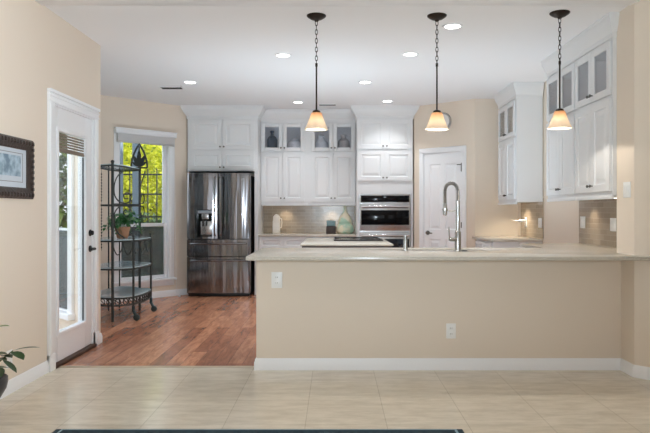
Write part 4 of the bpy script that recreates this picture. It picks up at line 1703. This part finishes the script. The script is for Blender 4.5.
# lattice apron under the lowest shelf
mb = MB()
ap = [PLL, (-2.66, 6.99), PA, (-2.39, 6.99), PC, (-2.265, 7.3), (-2.262, 7.5), PD_]
mb.tube([(x, y, .180) for x, y in ap], .009, 6)
mb.tube([(x, y, .262) for x, y in ap], .008, 6)
for p, q in zip(ap, ap[1:]):
    L = (Vector(q) - Vector(p)).length
    k = max(1, round(L / .075))
    for i in range(k):
        a = Vector(p).lerp(Vector(q), i / k)
        b = Vector(p).lerp(Vector(q), (i + 1) / k)
        c = (a + b) / 2
        dd = (b - a).normalized()
        mb.tube([(c.x + dd.x * .03 * math.cos(w_), c.y + dd.y * .03 * math.cos(w_), .221 + .034 * math.sin(w_)) for w_ in [2 * PI * j / 12 for j in range(12)]], .0062, 5, closed=True)
        mb.tube([(a.x, a.y, .255), (c.x, c.y, .221), (b.x, b.y, .187)], .005, 5)
mb.build('lattice_apron', M['black_iron'], et)
# pointed crest with leaf at the far post
CX = Vector((1, -.1, 0)).normalized()
cb = Vector((PB[0], PB[1] - .02, 1.79))
mb = MB()
arch = []
for i in range(17):
    t = i / 16 * 2 - 1
    arch.append(cb + CX * (.105 * math.copysign((1 - (1 - abs(t)) ** 2 * 1.0) ** 1.0 if abs(t) < 1 else 1, t) if t else 0) + Z_ * (.30 * (1 - abs(t)) ** 1.0 if True else 0))
mb.tube(arch, .012, 8)
mb.tube([cb - CX * .105, cb + CX * .105], .010, 8)
mb.tube([cb, cb + Z_ * .27], .008, 6)
for ang, ln, wd_ in ((0, .22, .055), (.5, .17, .05), (-.5, .17, .05), (1.0, .11, .04), (-1.0, .11, .04)):
    dv = CX * math.sin(ang) + Z_ * math.cos(ang)
    s_ = CX * math.cos(ang) - Z_ * math.sin(ang)
    b0 = cb + Z_ * .015
    nrm = CX.cross(Z_) * .008
    rim_ = [b0 + dv * ln * t + s_ * (wd_ * .5 * math.sin(PI * t)) for t in (0, .2, .4, .6, .8, 1)]
    lim_ = [b0 + dv * ln * t - s_ * (wd_ * .5 * math.sin(PI * t)) for t in (.8, .6, .4, .2)]
    loop = rim_ + lim_
    f1 = [mb.bm.verts.new(p + nrm) for p in loop]
    f2 = [mb.bm.verts.new(p - nrm) for p in loop]
    mb.bm.faces.new(f1)
    mb.bm.faces.new(list(reversed(f2)))
    for k in range(len(loop)):
        mb.bm.faces.new((f1[k], f1[(k + 1) % len(loop)], f2[(k + 1) % len(loop)], f2[k]))
mb.build('crest', M['black_iron'], et)
# beaded hanging strands at the back-left posts
mb = MB()
for (x, y) in ((-2.87, 7.62), (-2.81, 7.70)):
    for k in range(26):
        z = 1.70 - k * .036
        if abs(z - 1.325) < .05:
            continue
        mb.lathe([(.006, -.011), (.008, 0), (.006, .011)], x, y, z, 8)
    mb.tube([(x, y, 1.765), (x, y, .76)], .002, 5)
mb.build('beaded_strand', M['black_iron'], et)

# ivy pot on the third shelf
iv = thing('potted_ivy', 'trailing green ivy in a terracotta-coloured pot on the iron rack', 'potted plant', (-2.52, 7.35, .9245))
MB().lathe([(.05, 0), (.062, .004), (.085, .11), (.09, .12), (.09, .135), (.08, .135), (.07, .06), (.02, .05)], n=24).build('pot', M['terracotta'], iv)
MB().lathe([(.079, .115), (.01, .122)], n=20).build('soil', M['soil'], iv)
mb = MB()
rnd = random.Random(3)
for k in range(26):
    a = rnd.uniform(0, 2 * PI)
    ln = rnd.uniform(.10, .24)
    up = rnd.uniform(.05, .20)
    pts = [Vector((.04 * math.cos(a), .04 * math.sin(a), .12)), Vector((ln * .6 * math.cos(a), ln * .6 * math.sin(a), .13 + up)), Vector((ln * math.cos(a), ln * math.sin(a), .10 + up * .5 - rnd.uniform(0, .10)))]
    mb.tube(pts, .0025, 5)
    for j in range(7):
        t = rnd.uniform(.25, 1)
        c = pts[0].lerp(pts[1], t * 2) if t < .5 else pts[1].lerp(pts[2], t * 2 - 1)
        mb.leaf(c, (rnd.uniform(-1, 1), rnd.uniform(-1, 1), rnd.uniform(-.5, .7)), rnd.uniform(.045, .075), rnd.uniform(.035, .055), .3, seg=4)
mb.build('foliage', M['ivy'], iv)

# ------------------------------------------------------------------ potted plant in the left foreground
pp = thing('potted_plant', 'broad-leaved green plant in a charcoal pot by the left baseboard', 'potted plant', (-2.03, 3.62, 0))
MB().lathe([(.06, 0), (.062, .008), (.045, .03), (.036, .07), (.042, .105), (.072, .15), (.100, .20), (.109, .24), (.108, .265), (.102, .27), (.096, .26), (.02, .20)], n=32).build('pot', M['pot_grey'], pp)
MB().lathe([(.096, .245), (.01, .252)], n=24).build('soil', M['soil'], pp)
stems = MB()
lv = MB()


def sprig(pts, leaves):
    stems.tube(pts, .005, 6, r2=.003)
    for (base, dirv, ln, wd_) in leaves:
        lv.leaf(base, dirv, ln, wd_, .18)


sprig([(0, 0, .27), (.05, -.02, .34), (.11, -.02, .39), (.16, -.02, .43)],
      [((.16, -.02, .43), (1, .1, .28), .15, .032), ((.155, -.03, .425), (1, -.35, -.25), .10, .07), ((.13, -.02, .41), (-1, -.3, .12), .10, .07), ((.10, -.03, .40), (1, -.3, .12), .075, .06), ((.06, -.03, .38), (.9, -.2, .15), .08, .06),
       ((.10, -.02, .375), (1, -.3, -.45), .12, .045), ((.12, -.02, .40), (.2, -.7, .3), .10, .06), ((.06, -.02, .35), (-.6, -.8, .1), .12, .07)])
sprig([(0, 0, .27), (.03, -.03, .32), (.05, -.04, .335)], [((.04, -.03, .325), (.9, -.5, -.15), .10, .09), ((.03, -.03, .32), (.2, -1, -.15), .13, .10), ((.02, .0, .31), (.5, .8, .1), .11, .08)])
sprig([(0, 0, .27), (.0, 0, .40), (-.02, .01, .55)], [((-.01, .01, .50), (-.8, -.5, .3), .13, .06), ((0, .0, .42), (-.6, .6, .3), .13, .06), ((0, 0, .44), (.6, -.9, .0), .10, .06)])
sprig([(0, 0, .27), (-.04, -.02, .36), (-.07, -.03, .46)], [((-.07, -.03, .46), (-.4, -.8, .4), .13, .06), ((-.05, -.02, .40), (.8, -.6, .1), .12, .065), ((-.04, -.02, .36), (-.7, -.6, 0), .10, .06)])
nl = MB()
nl.leaf((.02, .01, .555), (1, -.2, .25), .12, .045, .1)
nl.build('young_leaf', M['leaf_light'], pp)['label'] = 'pale yellow-green young leaf'
stems.build('stem', M['stem'], pp)
lv.build('foliage', M['leaf'], pp)

# ------------------------------------------------------------------ rug in the foreground
rg = thing('area_rug', 'dark teal bordered rug lying on the tile floor', 'rug')
rx0, rx1, ry1, ry0 = -1.575, .72, 3.505, 1.2
mb = MB()
mb.box(rx0, ry0, .0, rx1, ry1, .009, .003)
mb.build('border', M['rug_border'], rg)
MB().box(rx0 + .035, ry0 + .035, .0091, rx1 - .035, ry1 - .016, .0125, .001).build('pale_line', M['rug_field'], rg)
MB().box(rx0 + .05, ry0 + .05, .0126, rx1 - .05, ry1 - .030, .0145, .001).build('field', M['rug_border'], rg)

# ------------------------------------------------------------------ outdoors
struct(MB().box(-30, -6, -.16, -3.0 + .6, 30, -.08).build('ground', M['lawn'], smooth=False))
struct(MB().prism([(-6.0, 3.0), (XL - WT - .01, 3.0), (XL - WT - .01, 5.8), (-3.55, 6.98), (-3.56, 8.15), (-4.2, 8.8), (-6.0, 8.8)], -.08, -.02).build('patio_ground', M['patio'], smooth=False))


def tree(name, label, loc, crown_c, rad, n, m, seed, trunk=True, cat='tree', size=(.10, .2)):
    r = thing(name, label, cat, loc, 0, 'trees and shrubs outdoors')
    rn = random.Random(seed)
    mb = MB()
    for i in range(n):
        while True:
            p = Vector((rn.uniform(-1, 1), rn.uniform(-1, 1), rn.uniform(-1, 1)))
            if .35 < p.length < 1:
                break
        c = Vector((crown_c[0] + p.x * rad[0], crown_c[1] + p.y * rad[1], crown_c[2] + p.z * rad[2]))
        s = rn.uniform(*size)
        mb.leaf(c, (rn.uniform(-1, 1), rn.uniform(-1, 1), rn.uniform(-.8, .8)), s, s * .55, .2, seg=2)
    mb.build('foliage', M[m], r, smooth=False)
    if trunk:
        mb = MB()
        mb.tube([(0, 0, 0), (.03, .02, crown_c[2] * .5), (crown_c[0], crown_c[1], crown_c[2] + rad[2] * .4)], .10, 8, r2=.04)
        for k in range(4):
            a = 2 * PI * k / 4
            mb.tube([(.02, .01, crown_c[2] * .6), (rad[0] * .5 * math.cos(a), rad[1] * .5 * math.sin(a), crown_c[2] + .2)], .04, 6, r2=.015)
        mb.build('trunk', M['bark'], r)
    return r


tree('shrub', 'sunlit yellow-green shrub beyond the fence, seen through the nook window', (-4.6, 13.9, -.08), (0, 0, 1.5), (1.6, 1.2, 1.6), 7000, 'tree_yellow', 1, cat='shrub')
tree('garden_tree', 'tall green tree beyond the fence, behind the yellow shrub', (-6.4, 18.2, -.08), (0, 0, 2.4), (2.6, 2.0, 2.4), 7000, 'tree_green', 2, size=(.2, .36))
tree('shrub', 'low deep green shrub at the fence foot beyond the nook window', (-4.3, 11.6, -.08), (0, 0, .6), (1.6, .4, .8), 4000, 'tree_dark', 3, trunk=False, cat='shrub')
tree('garden_tree', 'leafy green tree beyond the patio, mirrored in the bay window', (-7.6, 8.6, -.08), (0, 0, 2.0), (1.7, 1.8, 2.2), 6000, 'tree_green', 5, size=(.16, .3))
# iron fence
fe = thing('iron_fence', 'dark iron grid fence in the garden beyond the nook window', 'fence')
mb = MB()
fx0, fx1, fy = -7.0, -2.2, 11.0
for z in (.1, .75, 1.15, 1.55, 1.90):
    mb.box(fx0, fy - .012, z - .014, fx1, fy + .012, z + .014)
mb.build('rail', M['fence_iron'], fe)
mb = MB()
k = 0
x = fx0
while x <= fx1:
    mb.tube([(x, fy, -.08), (x, fy, 2.0)], .011, 6)
    x += .16
mb.build('pickets', M['fence_iron'], fe, smooth=False)
for i, (x, y, lab) in enumerate(((-3.42, 9.82, 'blue-grey porch post outside the nook window, at its edge'), (-3.20, 9.98, 'blue-grey porch post outside the nook window, behind the rack crest'))):
    r = thing('porch_post', lab, 'post', (x, y, -.08), 0, 'porch posts')
    MB().box(-.05, -.05, 0, .05, .05, 2.85, .006).build('shaft', M['post_blue'], r)
    MB().box(-.065, -.065, 0, .065, .065, .14, .006).build('base', M['post_blue'], r)
